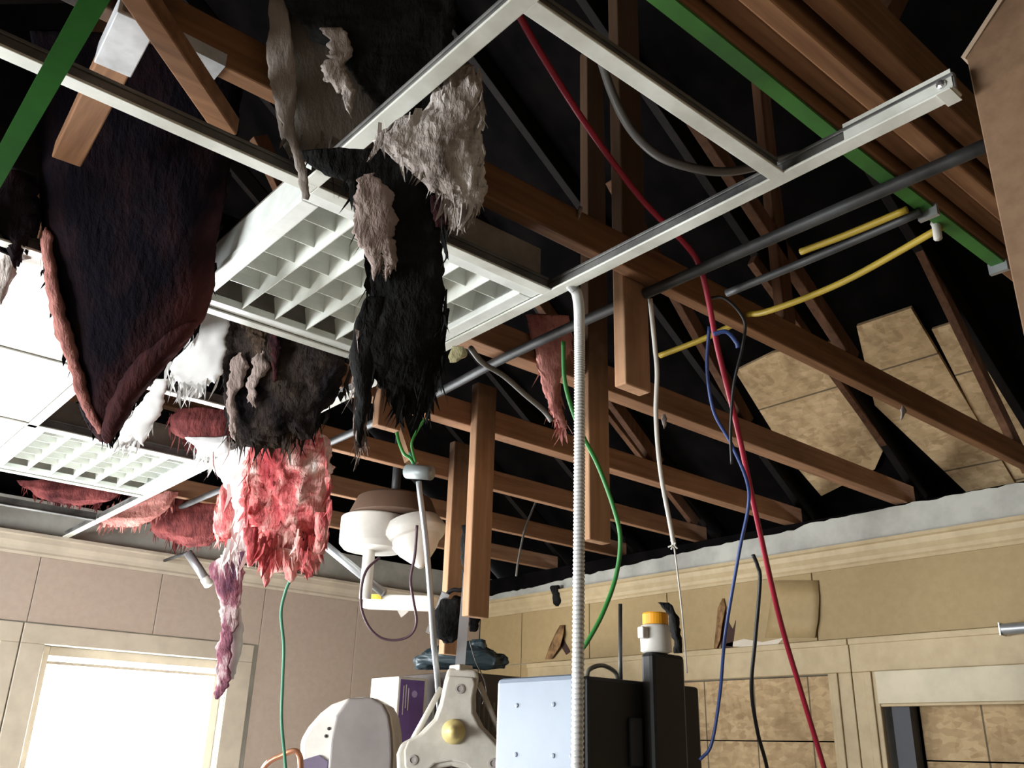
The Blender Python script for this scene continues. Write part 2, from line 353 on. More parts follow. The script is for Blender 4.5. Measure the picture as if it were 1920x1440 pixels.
w5 = boarded(5, OPY[1][0], OPY[1][1], 0.11, 0.118)
# osb sheets nailed over the openings (local x = along wall, local y = up)
def sheet(name, origin, ux, uy, poly, th, mat, label, group):
    m = MB(); m.prism([(p[0], p[1], 0) for p in poly], (0, 0, -th))
    o = m.build(name, mat); ux = Vector(ux).normalized(); uy = Vector(uy).normalized(); n = ux.cross(uy)
    O = Vector(origin)
    o.matrix_world = Matrix(((ux.x, uy.x, n.x, O.x), (ux.y, uy.y, n.y, O.y), (ux.z, uy.z, n.z, O.z), (0, 0, 0, 1)))
    return tag(o, label, 'board', group)
def wsheet(y0, y1, z0, z1, X, label):
    sheet('particle_board', (X, y1, z0), (0, -1, 0), (0, 0, 1), [(0, 0), (y1-y0, 0), (y1-y0, z1-z0), (0, z1-z0)], 0.011, OSBW, label, 'strand boards closing the wall openings')
wsheet(2.365, 4.295, 1.69, 1.972, XW+0.05, 'upper strand board closing the window opening behind the hanging red wire')
wsheet(2.365, 4.295, 0.81, 1.684, XW+0.052, 'lower strand board closing the window opening behind the hanging red wire')
wsheet(0.81, 2.00, 1.62, 1.972, XW+0.08, 'upper strand board inside the opening with the pale blind')
wsheet(0.81, 2.00, 0.01, 1.614, XW+0.082, 'lower strand board inside the opening with the pale blind')
B('leak_backing', (XW+0.13, 2.37, 0.805), (XW+0.155, 4.29, OZ-0.001), SOOT, w4)  # unseen box added to stop sky light leaking between the boards
B('leak_backing', (XW+0.13, 0.805, 0.001), (XW+0.155, 2.115, OZ-0.001), SOOT, w5)  # same unseen light stop, added behind the second opening
B('jamb', (XW+0.01, 2.01, 0.005), (XW+0.075, 2.09, OZ-0.002), JAMB, w5)
# blind in the second opening
bl = thing('window_blind', (XW-0.03, 1.45, 1.84), 'flat cream blind rolled up at the top of the right boarded opening', 'blind')
B('valance', (XW-0.062, 0.85, 1.838), (XW-0.036, 2.11, 1.972), plain('blind_cream', (0.62, 0.55, 0.40), 0.6), bl, 0.004)
B('bottom_rail', (XW-0.060, 0.86, 1.826), (XW-0.040, 2.10, 1.8378), TRIM, bl, 0.003)
rod = thing('curtain_rod', (XW-0.07, 1.2, 2.10), 'grey metal curtain rod end above the right boarded opening', 'rod')
MB().tube([(XW-0.07, 1.545, 2.105), (XW-0.07, 1.54, 2.105), (XW-0.07, 0.7, 2.105)], 0.022, 14).build('tube', GREYMETAL, rod)
MB().box((XW-0.09, 1.545, 2.08), (XW-0.036, 1.552, 2.13)).build('bracket', SILVER, rod, 0.001)
# --- walls behind the camera
tag(B('wall_back', (-2.7, -2.7, 0), (XW+0.16, -2.5, 2.72), REARW), kind='structure')
mb = MB(); ysn = -2.5
for a, b in WIN_B:
    mb.box((-2.7, ysn, 0), (-2.5, a, 2.72)); mb.box((-2.7, a, 0), (-2.5, b, 0.95)); mb.box((-2.7, a, 2.05), (-2.5, b, 2.72)); ysn = b
mb.box((-2.7, ysn, 0), (-2.5, YW, 2.72))
tag(mb.build('wall_side', REARW), kind='structure')
# --- roof deck: two soot-black slopes and gable ends
SL = math.tan(math.radians(35)); EX, EZ = 4.2, 2.80
def roofz(x): return EZ+(EX-x)*SL
RX = 0.6; RZ = roofz(RX)
mb = MB()
yA, yB = -2.75, YW+0.2
mb.prism([(EX+0.3, yA, roofz(EX+0.3)), (RX, yA, RZ), (RX, yA, RZ+0.05), (EX+0.3, yA, roofz(EX+0.3)+0.05)], (0, yB-yA, 0))
mb.prism([(RX-3.9, yA, RZ-3.9*SL), (RX, yA, RZ), (RX, yA, RZ+0.05), (RX-3.9, yA, RZ-3.9*SL+0.05)], (0, yB-yA, 0))
for y in (yA, yB-0.05): mb.prism([(EX+0.3, y, 2.55), (RX, y, RZ), (RX-3.9, y, 2.55)], (0, 0.05, 0))
mb.box((XW+0.161, yA, 2.50), (EX+0.35, yB, 2.56)).box((-3.4, yA, 2.73), (-2.5, yB, 2.76)).box((XW+0.020, yA, 2.5485), (XW+0.15, YW, 2.6995))
tag(mb.build('roof_deck', SOOT), kind='structure')
# bright strand-board patches on the underside of the roof
def onroof(x, y, off=0.0):
    n = Vector((SL, 0, 1)).normalized(); P0 = Vector((EX, 0, EZ))-n*off; v = ray(x, y)
    return EYE+v*((P0-EYE).dot(n)/v.dot(n))
def patch(poly_px, off, th, label):
    n = Vector((-SL, 0, -1)).normalized()
    P = [onroof(x, y, off) for x, y in poly_px]; O = P[0].copy()
    uy = Vector((-1, 0, SL)).normalized(); ux = uy.cross(n)
    poly = [((p-O).dot(ux), (p-O).dot(uy)) for p in P]
    return sheet('roof_board', O, ux, uy, poly, th, OSBR, label, 'unburnt strand boards under the roof')
patch([(1606, 612), (1708, 578), (1822, 770), (1935, 960), (1830, 940), (1640, 760)], 0.03, 0.02, 'pale strand board on the roof slope, left one of the pair beside the long rafter')
patch([(1747, 618), (1797, 602), (1990, 900), (1935, 955), (1824, 770)], 0.02, 0.015, 'pale strand board on the roof slope, right one of the pair beside the long rafter')
patch([(1378, 696), (1448, 662), (1560, 640), (1660, 835), (1640, 880), (1540, 930), (1480, 860)], 0.03, 0.02, 'pale strand board on the roof slope seen between the two lower beams')

# ================================================================== ROOF TRUSSES
ZC = 2.70
def truss(y, plies, webs, label, mat=WOODC):
    t = thing('roof_truss', (XW, y, ZC), label, 'truss', 'roof trusses over the room')
    for k in range(plies):
        yy = y + (0.040 if k else 0.0)
        zz = ZC + (0.006 if k else 0)
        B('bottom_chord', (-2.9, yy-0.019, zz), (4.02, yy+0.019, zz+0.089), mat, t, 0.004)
    MB().bar((EX-0.05, y, roofz(EX-0.05)-0.062), (RX, y, RZ-0.062), 0.038, 0.089).build('top_chord', CHARW, t, 0.003)
    MB().bar((-2.9, y, RZ-(RX+2.9)*SL-0.062), (RX, y, RZ-0.062), 0.038, 0.089).build('top_chord', CHARW, t, 0.003)
    for (x0, z0, x1, z1) in webs:
        MB().bar((x0, y, z0), (x1, y, z1), 0.058, 0.032, (0, 1, 0)).build('web', WEBW, t, 0.003)
    return t
W0 = [(0.6, 2.79, 0.6, 5.0), (0.72, 2.79, 2.0, 4.25)]
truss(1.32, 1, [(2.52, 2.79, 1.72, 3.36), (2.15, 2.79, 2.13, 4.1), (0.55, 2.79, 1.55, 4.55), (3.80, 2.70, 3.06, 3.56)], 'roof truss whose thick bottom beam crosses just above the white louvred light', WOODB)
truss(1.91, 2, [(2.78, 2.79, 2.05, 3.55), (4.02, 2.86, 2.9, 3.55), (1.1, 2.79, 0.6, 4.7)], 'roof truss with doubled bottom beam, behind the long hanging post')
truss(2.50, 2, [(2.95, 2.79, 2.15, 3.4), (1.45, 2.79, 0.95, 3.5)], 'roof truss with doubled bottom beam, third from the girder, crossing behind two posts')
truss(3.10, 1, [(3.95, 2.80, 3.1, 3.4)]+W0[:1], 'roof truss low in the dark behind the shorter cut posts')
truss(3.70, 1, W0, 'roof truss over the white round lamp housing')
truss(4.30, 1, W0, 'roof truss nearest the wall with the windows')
# girder of several plies by the right edge
g = thing('girder_truss', (XW, 0.62, ZC), 'heavy girder of several brown planks with a green strip under it', 'beam')
for k, yy in enumerate((0.692, 0.645, 0.600, 0.545)):
    B('plank', (-2.9, yy-0.019, ZC+(0.0, 0.022, 0.006, 0.03)[k]), (4.02, yy+0.019, ZC+0.14), WOODX, g, 0.004)
for x0, z0, x1, z1 in ((1.35, 2.84, 2.2, 4.1), (0.75, 2.84, 0.75, 4.4)):
    MB().bar((x0, 0.62, z0), (x1, 0.62, z1), 0.038, 0.089, (0, 1, 0)).build('web', WEBW, g, 0.003)
MB().bar((EX-0.05, 0.62, roofz(EX-0.05)-0.062), (RX, 0.62, RZ-0.062), 0.038, 0.089).build('top_chord', CHARW, g, 0.003)
gs = thing('green_strip', (1.4, 0.70, 2.69), 'long flat green strip running under the brown girder', 'strip')
_gp = cat_rom([(-0.4, 0.688, 2.696), (0.9, 0.690, 2.695), (1.34, 0.694, 2.694), (1.5, 0.696, 2.695), (2.08, 0.692, 2.694)], 6); _gm = MB()
for _a, _b in zip(_gp, _gp[1:]): _gm.bar(_a, _b, 0.030, 0.006)
_gm.build('cord', STRAP, gs)
for x in (1.36, 1.72, 2.06): B('staple', (x-0.006, 0.672, 2.672), (x+0.006, 0.714, 2.6995), GREYMETAL, gs)

# posts hanging from the trusses
def post(x0, y0, z0, z1, label, w=0.089, t=0.038):
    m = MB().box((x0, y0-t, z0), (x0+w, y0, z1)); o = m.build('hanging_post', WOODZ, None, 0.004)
    return tag(o, label, 'post', 'sawn posts hanging from the trusses')
post(1.865, 1.889, 2.185, 4.0, 'longest pale brown post, hanging just right of the white ribbed cable')
post(1.475, 1.379, 2.415, 3.9, 'pale brown post with cut end above the doubled beam, right of the longest post')
post(1.885, 2.478, 2.020, 2.86, 'brown post hanging in front of the second doubled beam')
post(2.235, 3.080, 1.962, 2.86, 'brown post hanging behind the round grey junction box cable')
post(1.475, 2.478, 2.590, 2.86, 'short stub of brown post beside the tail of the black insulation')
# lateral brace and diagonal brace at the upper left
def lumber(name, p, q, w, h, mat, label, up=(0, 0, 1), sleeve=None):
    t = thing(name, p, label, 'lumber', 'loose braces in the attic')
    p, q = Vector(p), Vector(q)
    MB().bar(p, q, w, h, up).build('board', mat, t, 0.003)
    if sleeve:
        a, b = sleeve; MB().bar(p.lerp(q, a), p.lerp(q, b), w+0.006, h+0.006, up).build('metal_sleeve', SILVER2, t, 0.002)
    return t
SILVER2 = plain('white_sleeve', (0.66, 0.68, 0.70), 0.35, dirt=(0.40, 0.41, 0.42), dscale=9)
lumber('lateral_brace', onz(262, 18, 2.678), onz(128, 290, 2.678), 0.055, 0.038, WOODY, 'short brown brace with a white metal sleeve, upper left of the attic', (0, 0, 1), (0.0, 0.30))
lumber('diagonal_brace', onz(246, -30, 2.636), onz(428, 240, 2.636), 0.040, 0.036, WOODX, 'slanting orange brown brace crossing the two sleeved timbers')
p0, p1 = Vector((0.335, 1.32, 2.7445)), Vector((0.415, 1.32, 2.7445))
p0.z = p1.z = 2.7085
sl = MB().bar(p0, p1, 0.046, 0.026).build('metal_sleeve', SILVER2)
tag(sl, 'grey white metal sleeve wrapped around the beam behind the slanting brace', 'sleeve')
# big brown board standing at the right edge
bd = thing('brown_panel', (1.27, 0.0, 0.0), 'tall plain brown board standing at the right edge', 'panel')
P = [onx(x, y, 1.245) for x, y in ((1807, 109), (1886, -4), (1990, -150))]
ye = 0.405
poly = [(1.245, ye, 0.0), (1.245, ye, P[0].z), (1.245, P[1].y, P[1].z), (1.245, -0.30, P[1].z+0.05), (1.245, -0.30, 0.0)]
MB().prism(poly, (0.020, 0, 0)).build('sheet', BOARD, bd, 0.002)
MB().bar((1.255, ye+0.004, P[0].z), (1.255, P[1].y+0.004, P[1].z+0.004), 0.008, 0.024, (1, 0, 0)).build('edge_strip', BOARDEDGE, bd)

# ================================================================== CEILING GRID
ZG = 2.545; TW = 0.030; TH = 0.036
YT = dict(t2=0.725, t1=1.318, t3=1.932, t35=2.535, t4=3.148, t5=3.80, t6=4.40)
XB0, XB2, XB3 = 1.212, 0.607, 0.0
def tee(axis, c, a, b, label, fl=TEE, z=ZG, z2=None):
    z2 = z if z2 is None else z2
    t = thing('ceiling_tee', ((c, a, z) if axis == 'y' else (a, c, z)), label, 'ceiling bar', 'metal bars of the ceiling grid')
    def seg(w, lo, hi, nm, mat):
        p, q = ((c, a, z), (c, b, z2)) if axis == 'y' else ((a, c, z), (b, c, z2))
        p, q = Vector(p), Vector(q); p.z += (lo+hi)/2; q.z += (lo+hi)/2
        MB().bar(p, q, w, hi-lo).build(nm, mat, t, 0.0015)
    seg(TW, 0, 0.005, 'flange', fl); seg(0.006, 0.005, TH-0.007, 'web', TEEWEB); seg(0.011, TH-0.007, TH, 'bulb', TEEWEB)
    return t
t = tee('y', XB0, 0.415, YW-0.03, 'longest white ceiling bar, running from the brown board to the far left wall')
# end bracket with a shiny rivet at the brown board
m = MB().box((XB0-0.020, 0.418, ZG-0.003), (XB0+0.020, 0.440, ZG-0.0002)); m.box((XB0-0.0045, 0.4185, ZG+0.006), (XB0-0.0035, 0.60, ZG+0.044)); m.build('end_clip', TEE, t, 0.001)
MB().lathe((XB0-0.0045, 0.435, ZG+0.022), [(0.008, 0), (0.007, 0.004), (0.003, 0.006)], 12, (-1, 0, 0)).build('rivet', SILVER, t)
tee('y', XB2, -0.4, YT['t1']-0.013, 'white ceiling bar passing in front of the grey insulation paper')
tee('y', XB2, YT['t3']+0.013, YW-0.03, 'white ceiling bar beside the bright tiles at the left edge')
tee('x', YT['t2'], XB2+0.013, XB0-0.013, 'white ceiling bar slanting down right from the top centre')
tee('x', YT['t1'], -1.2, XB2+0.012, 'white ceiling bar crossing the dark upper left under the green strap')
tee('x', YT['t1'], XB2+0.0125, XB0-0.013, 'white ceiling bar along the upper right edge of the large louvred light')
tee('x', YT['t3'], -1.2, XB0-0.013, 'white ceiling bar under the lower edge of the large louvred light')
tee('x', YT['t35'], -1.2, XB0-0.013, 'white ceiling bar behind the white torn facing')
tee('x', YT['t4'], -1.2, XB0-0.013, 'white ceiling bar along the upper edge of the small louvred light')
tee('x', YT['t5'], -1.2, XB0-0.013, 'white ceiling bar along the lower edge of the small louvred light')
tee('x', YT['t6'], -1.2, XB0-0.013, 'shade-grey ceiling bar nearest the far left wall', TEEWEB)  # grey flange colour paints the shadow on this bar
# ceiling tiles still in place
def tile(x0, y0, x1, y1, label):
    m = MB().box((x0+0.015, y0+0.015, ZG+0.0055), (x1-0.015, y1-0.015, ZG+0.021))
    return tag(m.build('ceiling_tile', TILE, None, 0.002), label, 'ceiling tile', 'ceiling tiles still lying in the grid')
tile(XB3, YT['t3'], XB2, YT['t35'], 'white ceiling tile left of the dark insulation, nearest the large light')
tile(XB3, YT['t35'], XB2, YT['t4'], 'white ceiling tile behind the dark insulation tip')
tile(XB3, YT['t4'], XB2, YT['t5'], 'white ceiling tile just left of the small louvred light')
# louvred lights
def troffer(y0, y1, label, n=6):
    x0, x1 = XB2+0.006, XB0-0.006; y0 += 0.006; y1 -= 0.006
    cx, cy = (x0+x1)/2, (y0+y1)/2; z = ZG+0.0055
    t = thing('louvred_light', (cx, cy, z), label, 'ceiling light', 'louvred ceiling lights')
    f = 0.045
    m = MB().box((x0+0.007, y0+0.007, z), (x1-0.007, y0+f, z+0.018)).box((x0+0.007, y1-f, z), (x1-0.007, y1-0.007, z+0.018)).box((x0+0.007, y0+f, z), (x0+f, y1-f, z+0.018)).box((x1-f, y0+f, z), (x1-0.007, y1-f, z+0.018))
    m.build('frame', LAMPW, t, 0.003)
    hb = 0.012; hz = z+0.092
    B('housing_side', (x0+hb, y0+hb+0.0045, z+0.0185), (x0+hb+0.004, y1-hb-0.0045, hz), LAMPW, t)
    B('housing_side', (x1-hb-0.004, y0+hb+0.0045, z+0.0185), (x1-hb, y1-hb-0.0045, hz), LAMPW, t)
    B('housing_end', (x0+hb, y0+hb, z+0.0185), (x1-hb, y0+hb+0.004, hz+0.02), HOUS, t)
    B('housing_end', (x0+hb, y1-hb-0.004, z+0.0185), (x1-hb, y1-hb, hz+0.02), HOUS, t)
    B('housing_top', (x0+hb, y0+hb+0.0045, hz+0.0005), (x1-hb, y1-hb-0.0045, hz+0.0045), HOUS, t)
    B('reflector', (x0+f-0.01, y0+f-0.01, z+0.085), (x1-f+0.01, y1-f+0.01, z+0.089), LAMPW, t)
    def blade(p, q, hw):
        p, q = Vector(p), Vector(q); d = (q-p).normalized(); s = Vector((-d.y, d.x, 0))
        prof = [(-0.0012, 0.002), (0.0012, 0.002), (hw*0.35, 0.025), (hw, 0.058), (-hw, 0.058), (-hw*0.35, 0.025)]
        MB().prism([p+s*a+Vector((0, 0, b)) for a, b in prof], q-p).build('louver_blade', LOUV, t)
    xi0, xi1, yi0, yi1 = x0+f, x1-f, y0+f, y1-f
    for k in range(1, n):
        xx = xi0+(xi1-xi0)*k/n; blade((xx, yi0, z), (xx, yi1, z), 0.010)
    for k in range(1, n):
        yy = yi0+(yi1-yi0)*k/n; blade((xi0, yy, z+0.016), (xi1, yy, z+0.016), 0.016)
    return t
troffer(YT['t1'], YT['t3'], 'large white louvred ceiling light half hidden by black insulation')
troffer(YT['t4'], YT['t5'], 'louvred ceiling light low at the left edge, farther away')
# green flat strap across the upper left
st = MB(); pts = [(0.155, 0.55, 2.475), (0.152, 0.9, 2.462), (0.150, 1.21, 2.452), (0.152, 1.5, 2.46), (0.156, 1.75, 2.475)]
path = cat_rom(pts, 6)
for a, b in zip(path, path[1:]): st.bar(a, b, 0.030, 0.003)
tag(st.build('green_strap', STRAP2), 'flat green strap hanging across the upper left corner under the grid', 'strap')

# ================================================================== PIPES AND CABLES
def cable(name, pts, rad, mat, label, cat='cable', sub=8, n=8, group=None):
    return tag(MB().tube(cat_rom(pts, sub), rad, n).build(name, mat), label, cat, group)
Q = dep
cable('dark_pipe', [(1.575, 0.44, 2.682), (1.555, 1.2, 2.680), (1.555, 1.85, 2.681), (1.59, 2.6, 2.680), (1.575, 4.85, 2.680)], 0.0145, DARKMETAL, 'long blackened pipe running under the beams beside the longest white bar', 'pipe', 6, 10)
cable('dark_pipe', [(1.70, 0.70, 2.682), (1.70, 0.95, 2.679), (1.70, 1.20, 2.681)], 0.010, DARKMETAL, 'short dark pipe end between the two yellow cables', 'pipe', 6, 10)
cable('yellow_cable', [(1.79, 0.70, 2.682), (1.87, 0.98, 2.690), (1.89, 1.2, 2.70), (1.915, 1.29, 2.73)], 0.0085, WYELL, 'yellow cable lying across the beams, upper one ending at the white clip')
cable('yellow_cable', [(1.94, 1.35, 2.73), (1.93, 1.45, 2.715), (1.91, 1.60, 2.703)], 0.0085, WYELL, 'short yellow cable under the thick beam near the white thin wire')
cable('yellow_cable', [(1.672, 0.715, 2.683), (1.672, 0.85, 2.684), (1.672, 0.97, 2.690)], 0.008, WYELL, 'short stub of yellow cable above the dark pipe end')
m = MB().tube([(1.785, 0.708, 2.655), (1.787, 0.708, 2.69), (1.79, 0.712, 2.70)], 0.009, 8).build('cable_clip', WWHITE); tag(m, 'small white clip at the end of the long yellow cable', 'clip')
# red cable
cable('red_cable', [onz(968, 20, 2.93), onz(1020, 110, 2.90), onz(1100, 235, 2.86), onz(1200, 370, 2.80), onz(1285, 458, 2.74), onz(1312, 500, 2.70), Q(1328, 560, 2.20), Q(1345, 650, 2.22), Q(1382, 800, 2.27), Q(1422, 985, 2.33), Q(1462, 1160, 2.4), Q(1503, 1300, 2.45), Q(1548, 1450, 2.5), Q(1575, 1560, 2.55)], 0.0072, WRED, 'bright red cable running from the attic down to the lower right')
def wire(pts, rad, mat, label, name): return cable(name, [Q(*p) for p in pts], rad, mat, label, 'wire', 8, 6, 'loose wires hanging from the attic')
wire([(1330, 612, 2.25), (1326, 690, 2.25), (1338, 770, 2.25), (1370, 830, 2.25), (1400, 900, 2.25), (1403, 950, 2.28), (1385, 1040, 2.3), (1360, 1190, 2.35), (1350, 1300, 2.4), (1334, 1395, 2.4), (1312, 1425, 2.4)], 0.0045, WBLUE, 'dark blue wire hanging beside the red cable and curling at its end', 'blue_wire')
wire([(1325, 560, 2.22), (1360, 560, 2.2), (1395, 600, 2.2), (1392, 650, 2.2), (1376, 720, 2.2), (1370, 800, 2.2), (1372, 870, 2.22)], 0.004, WBLACK, 'black wire looping around the red cable above its crossing', 'black_wire')
wire([(1338, 626, 2.19), (1362, 622, 2.18), (1380, 640, 2.18), (1384, 652, 2.18)], 0.006, WBLUE, 'short blue wire curl across the red cable', 'blue_wire')
wire([(1412, 1040, 2.6), (1420, 1060, 2.6), (1425, 1090, 2.6), (1416, 1200, 2.6), (1409, 1290, 2.6), (1420, 1370, 2.6), (1436, 1430, 2.6), (1450, 1500, 2.6)], 0.0055, WBLACK, 'black wire hanging in front of the boarded window', 'black_wire')
wire([(1219, 560, 2.35), (1228, 650, 2.35), (1232, 700, 2.35), (1230, 780, 2.35), (1238, 880, 2.38), (1256, 980, 2.4), (1264, 1024, 2.42)], 0.006, WWHITE, 'thick white wire ending in a frayed knot above the wall trim', 'white_wire')
wire([(1264, 1024, 2.42), (1270, 1070, 2.44), (1278, 1140, 2.46), (1284, 1210, 2.5), (1288, 1262, 2.5)], 0.0022, WWHITE, 'thin pale string hanging from the frayed knot', 'white_string')
m = MB()
for k in range(9):
    c = Q(1264, 1022, 2.415); d = Vector((random.uniform(-1, 1), random.uniform(-1, 1), random.uniform(-1, 1)))*0.014; m.tube([c-d*0.2, c+d*0.5, c+d], 0.0022, 5)
tag(m.build('frayed_knot', WWHITE), 'frayed white knot on the white wire', 'knot')
wire([(1056, 640, 2.45), (1060, 720, 2.45), (1085, 800, 2.45), (1120, 870, 2.45), (1150, 950, 2.42), (1163, 1010, 2.4), (1155, 1080, 2.38), (1130, 1150, 2.33), (1100, 1205, 2.3), (1080, 1232, 2.3)], 0.0062, WGREEN, 'green wire bowing right past the longest post', 'green_wire')
wire([(545, 1085, 2.6), (535, 1110, 2.6), (527, 1150, 2.6), (532, 1210, 2.6), (530, 1280, 2.6), (528, 1350, 2.6), (534, 1420, 2.6), (538, 1480, 2.6)], 0.005, WTEAL, 'pale green wire hanging below the bright pink insulation', 'green_wire')
wire([(882, 652, 2.5), (905, 680, 2.55), (945, 705, 2.6), (985, 740, 2.65), (1020, 770, 2.7), (1035, 790, 2.7)], 0.0085, WGREY, 'grey cable sagging below the right corner of the large light', 'grey_cable')
wire([(1120, 90, 2.2), (1150, 180, 2.2), (1185, 245, 2.2), (1235, 292, 2.2), (1300, 315, 2.2), (1360, 322, 2.2), (1420, 312, 2.2), (1500, 290, 2.15)], 0.011, WGREY, 'grey brown hose sagging between the attic timbers behind the top bar', 'grey_hose')
cable('grey_wire', [ony(1012, 915, 3.66), ony(1005, 940, 3.66), ony(985, 990, 3.66), ony(972, 1050, 3.66), ony(968, 1080, 3.66)], 0.006, WGREY, 'thin grey cord hanging in the dark corner', 'wire', 8, 6, 'loose wires hanging from the attic')
# white ribbed armoured cable hanging from the long bar
top = Vector((XB0+0.02, 1.262, 2.548)); path = cat_rom([top+Vector((-0.012, 0.004, 0.004)), top+Vector((0.006, 0, -0.02)), top+Vector((0.012, 0, -0.12)), top+Vector((0.010, 0, -0.5)), top+Vector((0.004, 0, -1.0)), top+Vector((0, 0, -1.7)), top+Vector((0.01, 0.02, -2.53))], 420)
tag(MB().tube(path, 0.0112, 10, lambda s: 1.0+0.075*math.sin(s*680*math.pi)).build('armoured_cable', ARMOR), 'white ribbed armoured cable hanging straight down from the long bar', 'cable')

# ================================================================== INSULATION
def clump(name, rows, d, th, mat, parent=None, seed=0, amp=0.012, fine=0.006, n=22, sub=6, dfun=None, freq=9, rag=0.0, edge=4.0):
    """closed hanging volume; rows are (height px, left px, right px) at its own depth d; rag = length of the torn hem"""
    n = int(n*1.8); sub = int(sub*1.6)
    R = cat_rom([Vector((y, xl, xr)) for y, xl, xr in rows], sub); vs = []; fs = []; M = len(R)
    sv = Vector((seed*3.7, seed*1.3, seed*2.1)); st = Vector((1, 1, 0.38))
    def nv(q): return Vector((noise.noise(q), noise.noise(q+Vector((9, 2, 5))), 0.6*noise.noise(q+Vector((1, 7, 3)))))
    H = rows[-1][0]-rows[0][0]
    for i, w in enumerate(R):
        s = i/(M-1); y, xl, xr = w; dd = d if not dfun else dfun(s)
        xl += edge*(noise.noise(Vector((y*0.045, seed, 0.3)))+0.6*noise.noise(Vector((y*0.15, seed, 1.3))))
        xr += edge*(noise.noise(Vector((y*0.045, seed, 5.3)))+0.6*noise.noise(Vector((y*0.15, seed, 7.3))))
        tk = th*(0.25+0.75*min(1, 3.0*min(s, 1-s)+0.15))
        for k in range(n):
            a = 2*math.pi*k/n; ca, sa = math.cos(a), math.sin(a)
            ex = math.copysign(abs(ca)**0.7, ca)
            x = (xl+xr)/2+(xr-xl)/2*ex
            yy = y
            if rag:
                h = max(0.0, (s-0.6)/0.4)
                yy += rag*h*(1.4*noise.noise(Vector((x*0.055, seed*2.3, 0.7)))+0.9*noise.noise(Vector((x*0.16, seed*1.1, 2.7))))
            p = dep(x, yy, dd-sa*tk)
            q = Vector((p.x*st.x, p.y*st.y, p.z*st.z))*freq+sv
            c0 = nv(q)
            p = p+c0*amp
            q = Vector((p.x, p.y, p.z*0.45))*freq*3.6+sv
            p = p+nv(q)*fine
            q = Vector((p.x, p.y, p.z*0.6))*freq*9+sv
            p = p+nv(q)*fine*0.45
            vs.append(p)
    for i in range(M-1): fs += [(i*n+k, i*n+(k+1) % n, (i+1)*n+(k+1) % n, (i+1)*n+k) for k in range(n)]
    fs += [list(range(n))[::-1], [(M-1)*n+k for k in range(n)]]
    mb = MB(); mb.add(vs, fs); mb.smooth = True
    return mb.build(name, mat, parent)
def wisps(rows, d, mat, parent, count, ln=(0.015, 0.05), rad=0.0016, seed=1, bottom=0.5, th=0.0):
    rnd = random.Random(seed); mb = MB(); R = cat_rom([Vector((y, a, b)) for y, a, b in rows], 6)
    for k in range(int(count*1.6)):
        if rnd.random() < bottom: w = R[rnd.randint(int(len(R)*0.72), len(R)-1)]; x = rnd.uniform(w[1], w[2])
        else:
            w = R[rnd.randint(2, len(R)-1)]; x = w[1] if rnd.random() < 0.5 else w[2]
        p = dep(x, w[0], d-rnd.uniform(-1, 1)*th); L = rnd.uniform(*ln)
        v = RT*rnd.uniform(-0.22, 0.22)+Vector((0, 0, -1))+FW*rnd.uniform(-0.2, 0.2); v2 = v+RT*rnd.uniform(-0.5, 0.5)
        r0 = rad*rnd.choice((0.6, 0.8, 1.0, 1.6, 3.0))
        sd = (RT*rnd.uniform(-1, 1)+FW*rnd.uniform(-0.5, 0.5)).normalized()
        pts = [p-v*L*0.4, p+v*L*0.2, p+v*L*0.2+v2*L*0.35, p+v*L*0.2+v2*L*0.8]
        vs = []
        for q, f in zip(pts, (1.0, 1.3, 0.8, 0.08)): vs += [q-sd*r0*f, q+sd*r0*f, q+FW*r0*0.5*f]
        fs = [(2, 1, 0), (9, 10, 11)]
        for i in range(3): fs += [(3*i+j, 3*i+(j+1) % 3, 3*i+3+(j+1) % 3, 3*i+3+j) for j in range(3)]
        mb.add(vs, fs)
    o = mb.build('fibres', mat, parent); o['kind'] = 'stuff'
    return o
def ins(name, loc, label): return thing(name, loc, label, 'insulation', 'burnt insulation hanging from the ceiling')

# A: big dark folded batt at the left
def battm():
    m, nt, b = nodes('batt_black_to_red')
    n = tex(nt, 7, 6, (1, 1, 0.6)); n2 = tex(nt, 60, 4, (1, 1, 0.35)); n3 = tex(nt, 14, 5, (1, 1, 0.4))
    nrm = (RT*0.865-UP*0.503); e0 = dep(404, 490, 1.93).dot(nrm)
    tc = nt.nodes.new('ShaderNodeTexCoord'); vm = nt.nodes.new('ShaderNodeVectorMath'); vm.operation = 'DOT_PRODUCT'; vm.inputs[1].default_value = nrm
    nt.links.new(tc.outputs['Object'], vm.inputs[0])
    ad = nt.nodes.new('ShaderNodeMath'); ad.operation = 'MULTIPLY_ADD'; ad.inputs[1].default_value = 0.16; nt.links.new(n.outputs['Fac'], ad.inputs[0]); nt.links.new(vm.outputs['Value'], ad.inputs[2])
    mr = nt.nodes.new('ShaderNodeMapRange'); mr.inputs[1].default_value = e0+0.015; mr.inputs[2].default_value = e0+0.13; nt.links.new(ad.outputs[0], mr.inputs[0])
    dark = ramp(nt, n3.outputs['Fac'], [(0.45, (0.007, 0.006, 0.009)), (0.75, (0.022, 0.011, 0.013))])
    red = ramp(nt, n3.outputs['Fac'], [(0.3, (0.04, 0.015, 0.015)), (0.7, (0.115, 0.038, 0.034))])
    nt.links.new(mixrgb(nt, mr.outputs[0], dark, red), b.inputs['Base Color'])
    b.inputs['Roughness'].default_value = 1.0; b.inputs['Specular IOR Level'].default_value = 0.03
    bump(nt, b, n2.outputs['Fac'], 0.7, 0.010)
    return m
BATT = battm()
a = ins('insulation_batt', dep(240, 420, 1.95), 'big black charred insulation batt hanging to a point at the left')
